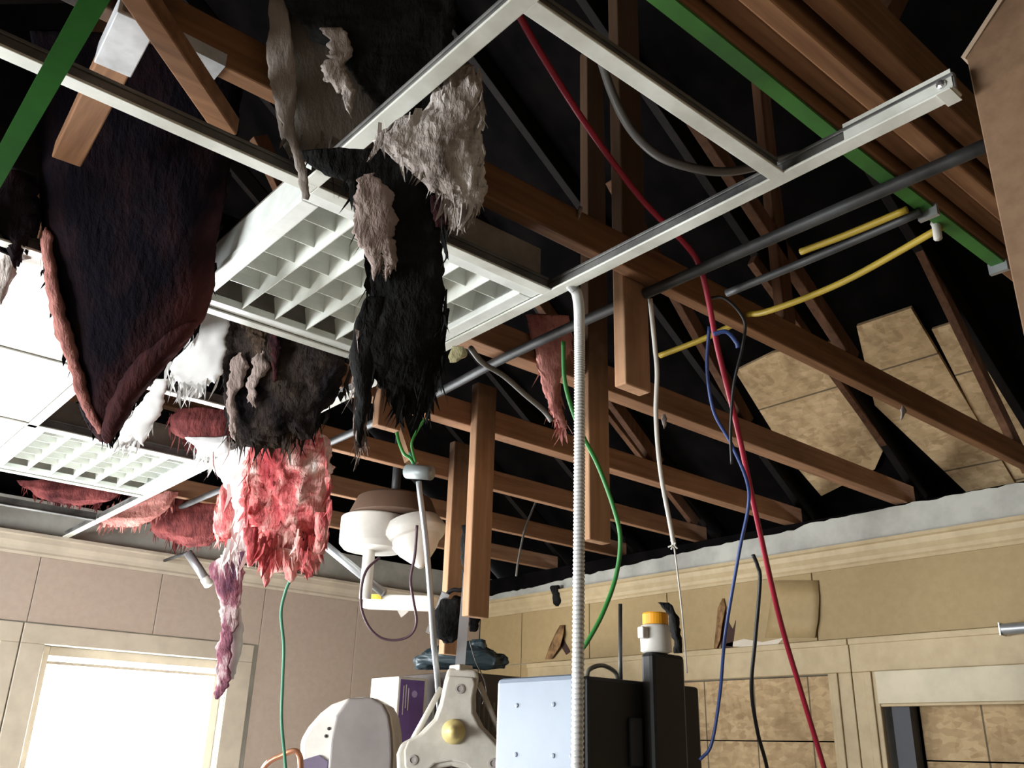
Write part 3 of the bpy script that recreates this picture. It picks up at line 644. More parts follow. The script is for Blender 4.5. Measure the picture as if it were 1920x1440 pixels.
rows = [(60, 60, 420), (150, 70, 450), (220, 66, 448), (280, 70, 440), (330, 70, 430), (400, 72, 420), (450, 76, 410), (490, 78, 404), (520, 80, 402), (560, 90, 394), (600, 100, 378), (640, 112, 348), (700, 130, 300), (750, 148, 262), (790, 165, 234), (815, 183, 219), (829, 194, 207)]
clump('batt_face', rows, 1.93, 0.06, BATT, a, 1, 0.010, 0.003, 30, 6, edge=2)
clump('pink_edge', [(425, 84, 88), (445, 79, 98), (500, 80, 106), (560, 90, 120), (620, 104, 134), (690, 126, 156), (760, 152, 176), (815, 184, 196)], 1.90, 0.03, PINKED2, a, 2, 0.006, 0.004, 16, edge=5)
clump('scorched_fold', [(600, 318, 376), (640, 292, 348), (690, 244, 306), (750, 204, 260), (800, 188, 228), (828, 194, 208)], 1.90, 0.045, BATT, a, 3, 0.008, 0.004, 18)
wisps(rows, 1.93, CHARFIB, a, 60, (0.01, 0.03), 0.0012, 4, 0.3, 0.03)
a2 = ins('insulation_scrap', dep(20, 440, 1.9), 'dark and pale torn scraps at the left edge above the bright tiles')
clump('scrap', [(320, -40, 40), (350, -40, 66), (390, -40, 74), (430, -40, 76), (455, -40, 66), (475, -40, 44)], 1.9, 0.035, CHARFIB, a2, 5, 0.012, 0.008, 24, 8, rag=40, edge=8)
clump('torn_facing', [(455, 20, 70), (475, 6, 62), (500, -10, 40), (530, -20, 22), (545, -20, 6)], 1.93, 0.012, CREAM, a2, 6, 0.012, 0.008, 22, 8, rag=25, edge=8)
# B: grey paper drape at the top centre
b_ = ins('paper_facing', dep(610, 150, 1.62), 'grey insulation paper draped behind the bar at top centre')
rows = [(-20, 515, 740), (30, 510, 735), (80, 510, 728), (140, 513, 720), (190, 517, 712), (230, 525, 706), (270, 534, 702), (298, 548, 694)]
clump('sheet', rows, 1.62, 0.010, PAPER, b_, 7, 0.010, 0.002, 26, 6, None, 5, 8, 2)
clump('sooty_top', [(-40, 508, 850), (20, 530, 850), (70, 590, 848), (110, 640, 840), (150, 672, 830), (185, 690, 800), (210, 715, 770)], 1.58, 0.02, CHARBLK, b_, 8, 0.02, 0.01, 30, 7, rag=20, edge=10)
clump('rolled_edge', [(0, 508, 540), (80, 507, 552), (160, 511, 556), (220, 522, 552), (260, 534, 556), (290, 544, 562), (330, 554, 576), (372, 563, 578)], 1.59, 0.007, PAPERL, b_, 9, 0.008, 0.004, 16)
clump('torn_shred', [(50, 600, 640), (90, 615, 655), (120, 606, 640), (150, 604, 662), (175, 622, 668), (205, 645, 655)], 1.55, 0.012, CREAM, b_, 10, 0.010, 0.008, 18, 9, rag=25, edge=11)
wisps(rows, 1.61, PAPER, b_, 40, (0.01, 0.03), 0.0012, 11, 0.8)
# C: cream singed clump
c_ = ins('insulation_clump', dep(850, 280, 1.42), 'cream fluffy insulation clump hanging over the end of the white bar')
rows = [(125, 850, 892), (160, 832, 900), (205, 795, 902), (245, 712, 902), (268, 715, 902), (300, 752, 901), (330, 790, 900), (360, 822, 899), (388, 838, 897), (405, 852, 886)]
clump('fluff', rows, 1.41, 0.035, CREAM, c_, 12, 0.022, 0.009, 36, 9, None, 13, 34, 6)
wisps(rows, 1.40, CREAM, c_, 110, (0.012, 0.04), 0.0018, 13, 0.6, 0.02)
clump('pink_scrap', [(365, 805, 838), (385, 808, 842), (405, 812, 846), (425, 818, 836)], 1.44, 0.012, MAROON, c_, 14, 0.006, 0.004, 12)
# D: long black strip
d_ = ins('insulation_strip', dep(750, 500, 1.46), 'long black burnt insulation strip hanging in front of the large light')
rows = [(280, 560, 740), (310, 590, 790), (345, 655, 815), (390, 668, 828), (440, 684, 833), (500, 690, 838), (560, 688, 836), (600, 684, 834), (640, 680, 832), (680, 690, 828), (715, 712, 822), (745, 732, 808), (765, 742, 790)]
clump('char_face', rows, 1.46, 0.022, CHARBLK, d_, 15, 0.008, 0.006, 26, 8, rag=40, edge=5)
wisps(rows, 1.45, CHARBLK, d_, 120, (0.015, 0.05), 0.0016, 16, 0.55, 0.015)
rows = [(560, 690, 728), (610, 672, 720), (660, 660, 714), (705, 662, 712), (745, 668, 702), (785, 667, 690), (812, 668, 684), (838, 672, 679)]
clump('ragged_tail', rows, 1.45, 0.014, CHARBLK, d_, 17, 0.010, 0.007, 14)
wisps(rows, 1.45, TAN, d_, 26, (0.015, 0.05), 0.0014, 18, 0.5)
clump('tan_scrap', [(325, 676, 705), (360, 668, 733), (410, 666, 736), (450, 668, 737), (485, 684, 738), (515, 700, 732), (542, 706, 724)], 1.43, 0.008, TAN, d_, 19, 0.009, 0.005, 22, 9, rag=45, edge=11)
# E: brown scorched mass under the big light
e_ = ins('scorched_mass', dep(540, 700, 2.45), 'brown and black scorched insulation mass just under the large light')
rows = [(585, 440, 570), (620, 432, 640), (660, 430, 656), (700, 424, 655), (740, 422, 640), (780, 426, 612), (815, 440, 580), (835, 455, 540)]
clump('scorched_body', rows, 2.40, 0.04, BROWNCH, e_, 20, 0.03, 0.016, 28, 8, rag=20, edge=8)
for k, rr in enumerate(([(660, 446, 452), (690, 430, 470), (740, 424, 452), (790, 430, 448), (832, 442, 448)], [(655, 486, 490), (685, 472, 500), (720, 462, 484), (772, 469, 473)], [(615, 512, 520), (640, 502, 530), (665, 505, 532), (700, 516, 522)])):
    clump('hanging_shred', rr, 2.35, 0.010, (TAN, TAN, MAROON)[k], e_, 21+k, 0.014, 0.008, 16, 9, rag=15, edge=7)
wisps(rows, 2.42, BROWNCH, e_, 90, (0.02, 0.07), 0.0022, 24, 0.6, 0.04)
# F: bright pink fluff
f_ = ins('pink_insulation', dep(540, 900, 2.5), 'bright pink fluffy insulation lit by the window')
rows = [(800, 500, 585), (825, 480, 600), (870, 466, 611), (920, 462, 616), (965, 462, 617), (1005, 470, 612), (1035, 480, 602), (1055, 492, 590)]
clump('fluff', rows, 2.53, 0.06, PINK, f_, 25, 0.030, 0.020, 34, 9, None, 11, 45, 7)
for k, rr in enumerate(([(1020, 472, 505), (1050, 482, 512), (1080, 490, 506), (1102, 494, 500)], [(1030, 520, 560), (1055, 528, 562), (1080, 534, 556), (1094, 540, 548)], [(1035, 555, 600), (1060, 560, 592), (1085, 572, 584)], [(960, 590, 618), (1000, 588, 614), (1040, 586, 604)], [(990, 455, 480), (1030, 458, 478), (1060, 462, 474)])):
    clump('tuft', rr, 2.46-0.01*k, 0.018, PINK, f_, 26+k, 0.010, 0.008, 14)
wisps(rows, 2.46, PINK, f_, 160, (0.015, 0.05), 0.0022, 32, 0.55, 0.05)
# G: white torn facing beside it
g_ = ins('white_facing', dep(440, 900, 2.55), 'white torn facing stretched between the long bar and the pink insulation')
rows = [(814, 484, 500), (836, 446, 496), (862, 400, 488), (885, 408, 478), (910, 422, 474), (935, 436, 470), (965, 442, 470), (1000, 436, 474), (1035, 424, 470), (1060, 412, 452)]
clump('sheet', rows, 2.66, 0.010, FOIL, g_, 33, 0.012, 0.008, 20, 7, rag=20, edge=6)
wisps(rows, 2.55, FOIL, g_, 40, (0.02, 0.06), 0.0016, 34, 0.6)
# H: long twisted strip
h_ = ins('twisted_strip', dep(425, 1170, 2.6), 'long twisted purple and white strip hanging before the bright window')
rows = [(1035, 428, 462), (1062, 392, 454), (1095, 402, 450), (1130, 412, 448), (1165, 416, 444), (1200, 412, 436), (1240, 408, 432), (1270, 404, 434), (1292, 401, 424), (1310, 401, 408)]
clump('facing', rows, 2.655, 0.012, PURPAPER, h_, 35, 0.010, 0.006, 18, 7, edge=6)
clump('white_edge', [(1140, 434, 448), (1170, 438, 454), (1205, 432, 455), (1240, 428, 446), (1275, 420, 440)], 2.675, 0.010, FOIL, h_, 36, 0.008, 0.005, 12)
# I: white facing pieces behind the dark batt
for k, (rows, d, lab) in enumerate((([(575, 398, 450), (610, 378, 440), (650, 345, 432), (690, 315, 424), (720, 322, 408), (738, 336, 372)], 2.36, 'bright white facing flap below the left corner of the large light'),
                                    ([(712, 290, 318), (735, 282, 308), (765, 254, 302), (795, 234, 286), (826, 216, 264), (834, 216, 255)], (onz(302, 716, 2.545)-EYE).dot(FW)-0.012, 'bright white facing flap beside the tip of the black batt'))):
    t = ins('white_flap', dep(rows[0][1], rows[0][0], d), lab)
    clump('flap', rows, d, 0.010, FOIL, t, 40+k, 0.016, 0.003, 26, 8, None, 5, 26, 7)
    wisps(rows, d, FOIL, t, 26, (0.02, 0.05), 0.0015, 42+k, 0.8)
# J..O further scraps
for k, (rows, d, th, mat, lab) in enumerate((
    ([(765, 335, 425), (785, 318, 432), (808, 318, 430), (824, 340, 424), (832, 360, 410)], 3.15, 0.05, REDFIB, 'red insulation roll above the upper edge of the farther louvred light'),
    ([(818, 345, 425), (832, 360, 432), (848, 368, 440), (858, 372, 400)], 3.1, 0.03, FOIL, 'small white scrap under the red insulation roll'),
    ([(922, 268, 332), (945, 218, 324), (968, 190, 300), (988, 190, 262)], 4.35, 0.06, PINKED, 'pink insulation roll under the right end of the farther louvred light'),
    ([(925, 330, 412), (960, 284, 416), (990, 284, 414), (1008, 300, 408), (1024, 330, 396)], 4.5, 0.06, REDFIB, 'dark red sagging insulation pillow above the left wall trim'),
    ([(900, 420, 446), (945, 406, 452), (990, 402, 446), (1012, 410, 430)], 4.1, 0.05, PINK, 'orange pink tuft left of the white torn facing'),
    ([(900, 30, 235), (918, 50, 230), (935, 80, 210), (945, 110, 180)], 4.3, 0.06, REDFIB, 'dark red insulation under the lower edge of the farther louvred light'),
    ([(590, 985, 1060), (630, 995, 1072), (665, 1006, 1066), (700, 1014, 1054), (740, 1024, 1048), (780, 1038, 1056), (806, 1050, 1062)], 2.75, 0.03, PINKED, 'dusty pink wisp hanging left of the ribbed cable'),
    ([(650, 848, 872), (664, 840, 876), (680, 842, 852)], 2.1, 0.008, YSCRAP, 'tiny yellowish scrap beside the lower corner of the black strip'))):
    t = ins('insulation_scrap', dep(rows[0][1], rows[0][0], d), lab)
    clump('fluff', rows, d, th, mat, t, 50+k, 0.008*d/2, 0.005*d/2, 18, 6)
    if k != 7: wisps(rows, d, mat, t, 40, (0.02, 0.06), 0.002, 60+k, 0.6, th*0.5)

# ================================================================== EQUIPMENT BELOW
# exam lamp: round white housing on a jointed arm
c = dep(702, 1005, 4.0)
lamp = thing('exam_lamp', c, 'white round lamp housing with brown shade hanging from the attic', 'lamp')
MB().lathe((c.x, c.y, 2.40), [(0.02, 0.0), (0.13, 0.008), (0.15, 0.03), (0.152, 0.05), (0.152, 0.145), (0.146, 0.152), (0.02, 0.153)], 36).build('housing', WHITEP, lamp, 0.003, True)
MB().lathe((c.x+0.06, c.y-0.05, 2.5535), [(0.19, 0.0), (0.20, 0.004), (0.165, 0.085), (0.15, 0.095), (0.01, 0.096)], 32).build('shade', plain('brown_shade', (0.12, 0.07, 0.045), 0.7), lamp, 0.002, True)
MB().tube([(c.x+0.06, c.y-0.05, 2.645), (c.x+0.06, c.y-0.05, 2.75), (c.x+0.06, c.y-0.05, 3.4)], 0.02, 12).build('stem', DARKMETAL, lamp)
c2 = dep(775, 1005, 3.95)
MB().lathe(c2+Vector((0, 0, 0.02)), [(0.12, -0.04), (0.14, 0.0), (0.142, 0.02), (0.125, 0.04), (0.11, 0.045), (0.085, 0.09), (0.012, 0.17)], 28, (0.12, -0.30, -1)).build('cone_reflector', WHITEP, lamp, 0.002, True)
nk = dep(692, 1035, 3.95)
MB().tube([nk+Vector((0, 0, 0.06)), nk, nk+Vector((0, 0, -0.10)), nk+Vector((0, 0, -0.20))], 0.026, 14).build('neck', WHITEP, lamp)
pL, pR = dep(686, 1128, 4.0), dep(815, 1132, 3.85)
br = MB().bar(pL, pR, 0.05, 0.062).build('arm_bar', WHITEP, lamp, 0.006)
MB().bar(pL.lerp(pR, 0.02)+Vector((-0.012, -0.018, 0.018)), pL.lerp(pR, 0.25)+Vector((-0.012, -0.018, 0.018)), 0.022, 0.02).build('yellow_label', YLABEL, br)
MB().tube([dep(585, 1000, 4.15), dep(610, 1022, 4.1), dep(720, 1112, 3.93)], 0.019, 14).build('strut', GREYMETAL, lamp)
MB().tube([dep(600, 1012, 4.12)+Vector((0, 0, 0.02)), Vector((dep(600, 1012, 4.12).x, dep(600, 1012, 4.12).y, 2.75)), Vector((dep(600, 1012, 4.12).x, dep(600, 1012, 4.12).y, 2.95))], 0.008, 8).build('hanger_rod', DARKMETAL, lamp)
MB().prism([dep(745, 1145, 3.87), dep(752, 1158, 3.87), dep(760, 1152, 3.87), dep(766, 1146, 3.87)], FW*0.01).build('broken_tab', WHITEP, br)
# purple brown loop of flex from it
wire([(712, 1045, 3.85), (688, 1068, 3.82), (678, 1100, 3.8), (678, 1140, 3.8), (692, 1175, 3.8), (715, 1196, 3.8), (745, 1200, 3.8), (770, 1190, 3.8), (781, 1165, 3.8), (775, 1125, 3.8), (770, 1085, 3.8), (778, 1040, 3.8), (782, 985, 3.8)], 0.006, WBROWN, 'dark purple brown flex hanging in a loop below the lamp', 'flex_loop')
# small tilted bracket by the left wall
tb = thing('metal_bracket', dep(372, 1065, 4.6), 'short grey metal tube end above the bright window', 'bracket')
MB().tube([dep(352, 1036, 4.62), dep(372, 1065, 4.6), dep(388, 1090, 4.58)], 0.022, 12).build('tube', GREYMETAL, tb)
MB().tube([dep(384, 1084, 4.59), dep(392, 1096, 4.57)], 0.026, 12).build('collar', WHITEP, tb)
MB().tube([dep(352, 1036, 4.62), dep(352, 1036, 4.62)+Vector((0, 0.1, 0.0)), Vector((dep(352, 1036, 4.62).x, YW-0.052, dep(352, 1036, 4.62).z))], 0.008, 8).build('hanger_rod', DARKMETAL, tb)
# junction box with green wires and the thin conduit below
jb = thing('junction_box', dep(785, 885, 3.25), 'small grey junction box with two green wires', 'junction box')
MB().tube([dep(764, 884, 3.28), dep(785, 885, 3.25), dep(808, 887, 3.22)], 0.026, 16).build('box', plain('box_grey', (0.24, 0.27, 0.27), 0.5, 0.3), jb)
MB().tube(cat_rom([dep(775, 868, 3.25), dep(768, 858, 3.25), dep(757, 850, 3.25), dep(748, 828, 3.27), dep(744, 808, 3.3)]), 0.006, 7).build('green_wire', WGREEN, jb)
MB().tube(cat_rom([dep(779, 866, 3.25), dep(774, 848, 3.25), dep(772, 830, 3.25), dep(782, 808, 3.28), dep(798, 782, 3.3), dep(803, 765, 3.3)]), 0.005, 7).build('green_wire', WGREEN, jb)
MB().tube([dep(768, 850, 3.3), dep(776, 868, 3.26)], 0.009, 8).build('grommet', WTEAL, jb)
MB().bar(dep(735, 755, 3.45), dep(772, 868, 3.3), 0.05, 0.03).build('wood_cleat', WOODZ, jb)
cable('thin_conduit', [dep(785, 903, 3.24), dep(788, 930, 3.22), dep(798, 1010, 3.18), dep(806, 1100, 3.13), dep(813, 1200, 3.13), dep(820, 1270, 3.2), dep(824, 1330, 3.3)], 0.0105, GREYMETAL, 'thin grey conduit hanging down from the junction box', 'conduit')
# charred ballast with dangling leads
cb = thing('charred_box', dep(848, 1160, 3.3), 'charred black box with melted leads hanging between the two cut posts', 'debris')
m = MB().bar(dep(862, 1120, 3.30), dep(838, 1192, 3.28), 0.085, 0.05, (1, -1, 0.3)); m.build('case', CHARBLK, cb, 0.008)
clump('melted_mass', [(1125, 826, 876), (1150, 815, 872), (1175, 810, 862), (1195, 824, 858), (1204, 834, 850)], 3.27, 0.04, CHARBLK, cb, 71, 0.02, 0.012)
MB().tube(cat_rom([dep(835, 1135, 3.28), dep(838, 1115, 3.28), dep(850, 1106, 3.28), dep(868, 1104, 3.28), dep(882, 1070, 3.3), dep(884, 1020, 3.3), dep(880, 980, 3.3)]), 0.008, 7).build('lead', WBLACK, cb)
MB().bar(dep(805, 1188, 3.27), dep(836, 1112, 3.26), 0.006, 0.03, (1, -1, 0)).build('metal_edge', SILVER, cb)
clump('soot_rope', [(985, 868, 898), (1030, 866, 896), (1070, 868, 900), (1105, 870, 902), (1160, 882, 900), (1185, 884, 892)], 3.3, 0.03, CHARBLK, cb, 72, 0.012, 0.01, 12)
# three armed unit with fins, hung on a slotted strut
tu = thing('three_armed_unit', dep(850, 1370, 3.05), 'beige three armed machine head with a round yellow knob', 'machine')
cc = dep(850, 1372, 3.05); rx = Vector((math.sin(YAW), -math.cos(YAW), 0)); fx = Vector((math.cos(YAW), math.sin(YAW), 0)); uz = Vector((0, 0, 1))
def L2(u, v, w=0.0): return cc+rx*u+uz*v+fx*w
k = 3.05/1700*1.02
def px(x, y, w=0.0): return L2((x-850)*k, -(y-1372)*k*1.08, w)
outline = [(834, 1268), (888, 1270), (893, 1282), (888, 1310), (890, 1338), (905, 1362), (932, 1385), (950, 1402), (955, 1425), (944, 1446), (920, 1462), (905, 1452), (880, 1432), (850, 1426), (815, 1432), (795, 1450), (772, 1452), (752, 1440), (748, 1410), (755, 1392), (785, 1378), (812, 1352), (822, 1325), (828, 1290)]
cov = MB().prism([px(x, y, 0) for x, y in outline], fx*0.055).build('cover', BEIGEP, tu, 0.012, seg=3)
inner = [(850+(x-850)*0.86, 1366+(y-1366)*0.86) for x, y in outline]
MB().prism([px(x, y, -0.014) for x, y in inner], fx*0.0145).build('raised_panel', BEIGEP, tu, 0.006)
MB().lathe(px(851, 1372, -0.0145), [(0.040, 0.0), (0.040, 0.012), (0.030, 0.020), (0.022, 0.026), (0.016, 0.055), (0.008, 0.070)], 24, -fx).build('knob', YELLOWP, tu, 0.0, True)
for x, y in ((859, 1303), (780, 1418), (925, 1420)):
    MB().lathe(px(x, y, -0.014), [(0.016, 0.0), (0.016, 0.004), (0.010, 0.005), (0.009, 0.002)], 18, -fx).build('screw', GREYP, cov)
for p, q in (((822, 1300), (775, 1385)), ((893, 1290), (945, 1390)), ((775, 1385), (752, 1410))):
    MB().tube([px(*p, 0.05), px((p[0]+q[0])/2, (p[1]+q[1])/2, 0.05), px(*q, 0.05)], 0.010, 10).build('guard_tube', BEIGEP, tu)
for j in range(14):
    x = 808+j*9.6
    if True: MB().bar(px(x, 1300+abs(850-x)*0.30, 0.085), px(x, 1470, 0.085), 0.036, 0.006, rx).build('fin', plain('fin_dark', (0.20, 0.20, 0.165), 0.5) if j == 0 else bpy.data.materials['fin_dark'], tu)
MB().bar(px(856, 1262, 0.03), Vector((px(860, 1262, 0.03).x+0.02, px(860, 1262, 0.03).y-0.02, 2.71)), 0.034, 0.006, (1, 1, 0)).build('slotted_strut', GREYMETAL, tu)
B('strut_foot', tuple(px(858, 1268, 0.03)-Vector((0.03, 0.03, 0.008))), tuple(px(858, 1268, 0.03)+Vector((0.03, 0.03, 0.012))), BEIGEP, tu, 0.004)
wire([(880, 1200, 3.2), (892, 1240, 3.2), (908, 1275, 3.2), (912, 1300, 3.2), (905, 1320, 3.2)], 0.0022, WGREY, 'thin grey lead curling right of the three armed machine head', 'thin_lead')
# monitor seen from behind, at the bottom left
mo = thing('crt_monitor', dep(650, 1440, 3.7), 'rounded white and grey monitor back in front of the purple striped carton', 'monitor')
km = 3.7/1700*1.02; mc = dep(650, 1400, 3.7)
def pm(x, y, w=0.0): return mc+rx*((x-650)*km)+uz*(-(y-1400)*km*1.08)+fx*w
shell = [(560, 1392), (572, 1370), (592, 1347), (612, 1332), (640, 1322), (668, 1318), (695, 1320), (714, 1330), (726, 1348), (733, 1375), (738, 1410), (742, 1560), (610, 1560), (570, 1470), (563, 1420)]
shl = MB().prism([pm(x, y, 0.03) for x, y in shell], fx*0.34).build('shell', WHITEP, mo, 0.02, seg=4)
cap = [(625, 1352), (646, 1322), (690, 1320), (712, 1330), (724, 1348), (731, 1375), (736, 1410), (740, 1550), (622, 1550), (620, 1390)]
MB().prism([pm(x, y, -0.02) for x, y in cap], fx*0.0495).build('rear_cover', GREYD, mo, 0.012, seg=3)
for x, y in ((612, 1372), (608, 1384)): MB().lathe(pm(x, y, 0.030), [(0.007, 0), (0.007, 0.004), (0.003, 0.005)], 10, -fx).build('port', BLACKP, shl)
MB().prism([pm(x, y, 0.015) for x, y in ((566, 1424), (600, 1414), (618, 1424), (618, 1470), (570, 1470))], fx*0.0145).build('foot_panel', plain('violet_shade', (0.16, 0.13, 0.20), 0.5), mo, 0.004)
B('pedestal', (mc.x+0.07, mc.y+0.05, 0.762), (mc.x+0.27, mc.y+0.25, pm(650, 1560).z+0.005), GREYP, mo, 0.01)
# copper tube with a bend
cable('copper_tube', [dep(470, 1520, 3.2), dep(495, 1440, 3.2), dep(530, 1416, 3.2), dep(553, 1408, 3.2), dep(562, 1418, 3.2), dep(564, 1440, 3.2), dep(566, 1520, 3.2), Vector((dep(566, 1520, 3.2).x, dep(566, 1520, 3.2).y, 0.77))], 0.010, COPPER, 'copper tube bent like a hook at the lower left', 'tube', 8, 10)
# carton with a purple side
ct = thing('carton', dep(740, 1400, 4.3), 'white carton with a purple printed side behind the monitor', 'carton')
e = dep(748, 1268, 4.3); zt = e.z
B('box', (e.x, e.y, 1.30), (e.x+0.17, e.y+0.24, zt), CARTON, ct, 0.004)
ps = B('purple_side', (e.x+0.012, e.y-0.0015, 1.31), (e.x+0.150, e.y-0.0002, zt-0.012), PURPLE, ct)
for j, (h0, h1) in enumerate(((0.04, 0.17), (0.035, 0.14), (0.05, 0.15))):
    B('print_line', (e.x+0.030+0.014*j, e.y-0.0022, zt-h1), (e.x+0.034+0.014*j, e.y-0.0016, zt-h0), CARTON, ps)
MB().lathe((e.x+0.095, e.y-0.0016, zt-0.075), [(0.016, 0), (0.016, 0.0006), (0.004, 0.0007)], 16, (0, -1, 0)).build('print_mark', plain('mauve_print', (0.42, 0.34, 0.58), 0.5), ps)
# dark storage rack under the blue bag and the carton
rk = thing('storage_rack', (2.9, 3.9, 0), 'dark storage rack in the corner under the blue plastic bag', 'rack')
B('lower_shelf', (e.x-0.1, e.y-0.05, 1.262), (e.x+0.45, e.y+0.45, 1.299), JAMB, rk, 0.003)
hb = dep(870, 1262, 4.55)
B('upper_case', (hb.x-0.12, hb.y-0.12, 1.30), (hb.x+0.32, hb.y+0.36, hb.z-0.005), plain('rack_dark', (0.05, 0.035, 0.03), 0.7), rk, 0.004)
for (x, y) in ((e.x-0.08, e.y-0.03), (e.x+0.41, e.y-0.03), (e.x-0.08, e.y+0.41), (e.x+0.41, e.y+0.41)): B('leg', (x-0.02, y-0.02, 0), (x+0.02, y+0.02, 1.2615), JAMB, rk)
B('crossbar', (hb.x-0.1, hb.y-0.1, 1.2), (hb.x+0.30, hb.y+0.34, 1.2995), JAMB, rk)
B('stand', (hb.x+0.0, hb.y+0.0, 0.0), (hb.x+0.2, hb.y+0.24, 1.1995), JAMB, rk)
bgm = thing('plastic_bag', hb, 'crumpled dark blue plastic bag in the dark corner', 'bag')
clump('bag', [(1206, 850, 905), (1220, 805, 925), (1234, 785, 945), (1246, 778, 952), (1254, 784, 945)], 4.55, 0.10, BLUEBAG, bgm, 80, 0.03, 0.02, 26, 7, None, 8)
clump('knot', [(1200, 885, 912), (1212, 880, 918), (1228, 872, 920)], 4.52, 0.03, BLUEBAG, bgm, 81, 0.012, 0.008)
# pale blue machine with black side
e = dep(1085, 1262, 2.35); zt = e.z
yl = onx(930, 1285, e.x).y; xr = ony(1310, 1268, e.y).x
bx = thing('machine_cabinet', (e.x, e.y, 0.76), 'pale blue and black machine cabinet at the bottom centre', 'machine')
bp = B('blue_panel', (e.x, e.y+0.012, 0.80), (e.x+0.030, yl, zt), BLUEBOX, bx, 0.022)
B('black_body', (e.x+0.0305, e.y, 0.80), (xr, yl-0.03, zt-0.004), BLACKP, bx, 0.010)
for (yy, zz) in ((0.25, 0.075), (0.75, 0.075), (0.25, 0.20), (0.75, 0.20), (0.02, 0.20)):
    y = e.y+0.02+(yl-e.y-0.04)*yy
    MB().lathe((e.x-0.0002, y, zt-zz), [(0.006, 0), (0.006, 0.003), (0.002, 0.004)], 10, (-1, 0, 0)).build('rivet', BLUEBOX, bp)
rb = ony(1240, 1300, e.y)
B('front_ridge', (rb.x-0.085, e.y-0.045, 0.80), (rb.x+0.055, e.y-0.0005, zt+0.072), BLACKP, bx, 0.012)
B('front_slot', (rb.x-0.14, e.y-0.012, zt-0.22), (rb.x-0.095, e.y-0.0005, zt-0.10), JAMB, bx, 0.003)
MB().tube(cat_rom([(e.x+0.08, e.y+0.05, zt-0.006), (e.x+0.09, e.y+0.05, zt+0.018), (e.x+0.14, e.y+0.05, zt+0.032), (e.x+0.19, e.y+0.05, zt+0.018), (e.x+0.20, e.y+0.05, zt-0.006)]), 0.006, 8).build('carry_handle', plain('handle_grey', (0.16, 0.16, 0.13), 0.5), bx)
rp = ony(1163, 1232, e.y+0.09)
MB().tube([(rp.x, rp.y, zt-0.006), (rp.x, rp.y, zt+0.06), (rp.x+0.004, rp.y, zt+0.215)], 0.0062, 8).build('rod', DARKMETAL, bx)
B('pedestal', (e.x+0.05, e.y+0.02, 0.0), (xr-0.03, yl-0.05, 0.7995), BLACKP, bx, 0.01)
# bottle with orange cap standing on the ridge
bo = ony(1232, 1216, e.y-0.022); bz = zt+0.0725
bt = thing('bottle', (bo.x-0.004, e.y-0.022, bz), 'white bottle with an orange cap on top of the black machine side', 'bottle')
q = (bo.x-0.004, e.y-0.022, bz)
MB().lathe(q, [(0.036, 0.0), (0.043, 0.004), (0.044, 0.066), (0.041, 0.073), (0.034, 0.076)], 28).build('body', WHITEP, bt, 0.0, True)
MB().lathe((q[0], q[1], bz+0.0765), [(0.035, 0.0), (0.036, 0.002), (0.036, 0.028), (0.034, 0.032), (0.01, 0.033)], 28).build('cap', ORANGE, bt, 0.0, False)
B('handle', (q[0]-0.066, q[1]-0.012, bz+0.034), (q[0]-0.043, q[1]+0.010, bz+0.066), WHITEP, bt, 0.004)
clump('melted_side', [(1132, 1236, 1258), (1155, 1250, 1268), (1190, 1256, 1274), (1225, 1262, 1282)], 2.32, 0.02, CHARBLK, bt, 82, 0.010, 0.008, 12)
# worktop that carries the monitor
wk = thing('worktop', (1.9, 3.6, 0), 'grey worktop carrying the monitor below the picture edge', 'table')
B('top', (1.1, 3.0, 0.72), (2.35, 4.1, 0.76), GREYP, wk, 0.004)
for x in (1.15, 2.30):
    for y in (3.05, 4.05): B('leg', (x-0.02, y-0.02, 0), (x+0.02, y+0.02, 0.7195), DARKMETAL, wk)

# ================================================================== DAMAGE ON THE RIGHT WALL
def wallpix(x, y, off): return onx(x, y, XW-0.0105-off)
def scar(pts, mat, name, label):
    m = MB().prism([wallpix(x, y, 0.0002) for x, y in pts], (-0.002, 0, 0)); return tag(m.build(name, mat), label, 'damage', 'scars on the right wall')
BURN = plain('burn_mark', (0.05, 0.025, 0.02), 0.9)
BURN2 = plain('scorched_paper', (0.30, 0.17, 0.07), 0.8, dirt=(0.10, 0.05, 0.02), dscale=25)
def curl(name, rows, mat, label, depth=0.05):
    m = MB(); n = len(rows); vs = []; fs = []; K = 6
    for i, (y, xl, xr, lift) in enumerate(rows):
        for j in range(K+1):
            s = j/K; vs.append(wallpix(xl+(xr-xl)*s, y, 0.0015+lift*depth*math.sin(s*math.pi*0.5)))
    for i in range(n-1):
        for j in range(K): fs.append((i*(K+1)+j, i*(K+1)+j+1, (i+1)*(K+1)+j+1, (i+1)*(K+1)+j))
    m.add(vs, fs); m.smooth = True
    o = m.build(name, mat); sd = o.modifiers.new('thick', 'SOLIDIFY'); sd.thickness = 0.0015; sd.offset = 1
    return tag(o, label, 'torn paper', 'scars on the right wall')
curl('torn_paper', [(1088, 1452, 1534, 0.25), (1120, 1446, 1536, 0.6), (1160, 1440, 1534, 0.9), (1196, 1434, 1528, 1.0)], PANEL, 'large loose wallpaper flap with a straight right edge', 0.014)
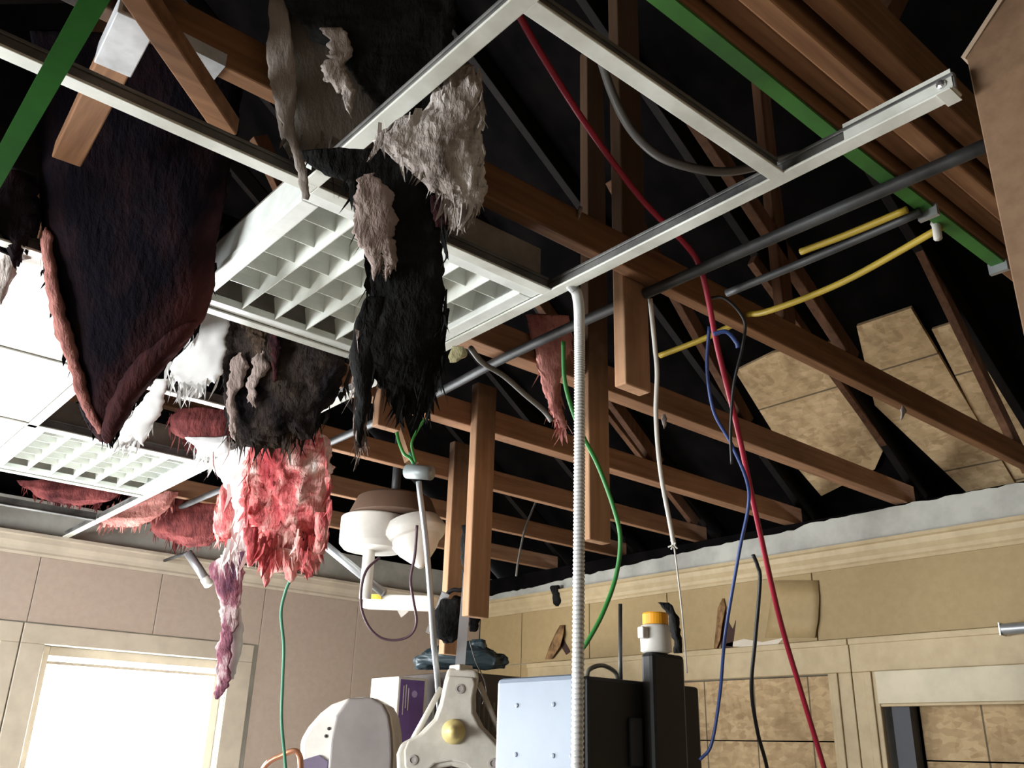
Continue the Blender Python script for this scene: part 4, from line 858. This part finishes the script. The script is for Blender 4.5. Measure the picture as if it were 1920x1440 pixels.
curl('torn_paper', [(1122, 1354, 1358, 0.1), (1140, 1346, 1360, 0.5), (1170, 1343, 1354, 0.9), (1200, 1340, 1350, 1.0), (1222, 1338, 1341, 0.6)], BURN2, 'narrow scorched paper curl left of the larger wall flap', 0.02)
curl('torn_paper', [(1172, 1050, 1058, 0.3), (1190, 1040, 1056, 0.8), (1212, 1030, 1050, 1.0), (1236, 1022, 1034, 0.5)], BURN2, 'scorched paper curl beside the ribbed cable above the machine', 0.03)
scar([(1358, 1128), (1366, 1165), (1374, 1180), (1380, 1163), (1376, 1195), (1374, 1215), (1352, 1218), (1350, 1170)], BURN, 'burn_scar', 'dark burn scar under the narrow scorched curl')
scar([(1452, 1170), (1460, 1160), (1466, 1172), (1458, 1182)], BURN, 'burn_scar', 'small dark hole in the large wallpaper flap')
scar([(1052, 1175), (1058, 1200), (1070, 1222), (1062, 1228), (1048, 1205)], BURN, 'burn_scar', 'dark burn scar near the ribbed cable')
scar([(1350, 1210), (1395, 1198), (1430, 1204), (1470, 1196), (1455, 1212), (1400, 1214)], TRIML, 'bare_patch', 'pale bare patch over the boarded window head')
t = thing('hanging_soot', wallpix(1042, 1110, 0.03), 'black sooty tatter hanging at the trim left of the ribbed cable', 'debris')
clump('tatter', [(1098, 1034, 1048), (1112, 1034, 1052), (1126, 1038, 1056), (1136, 1044, 1052)], (wallpix(1042, 1110, 0.035)-EYE).dot(FW), 0.03, CHARBLK, t, 90, 0.008, 0.006, 12)
# pale tatters clinging to the beams
for k, (x, y, Y, lab) in enumerate(((1085, 392, 1.295, 'pale tatter on the thick beam right of the large light'), (1690, 768, 1.295, 'pale tatter under the thick beam near its right end'), (1245, 782, 1.885, 'pale tatter on the doubled beam near the white wire'))):
    d = (ony(x, y, Y)-EYE).dot(FW)
    t = ins('pale_tatter', ony(x, y, Y), lab)
    clump('shred', [(y-6, x-1, x+2), (y, x-4, x+5), (y+12, x-2, x+5), (y+22, x+1, x+3)], d, 0.006, CREAM, t, 95+k, 0.006, 0.005, 10)
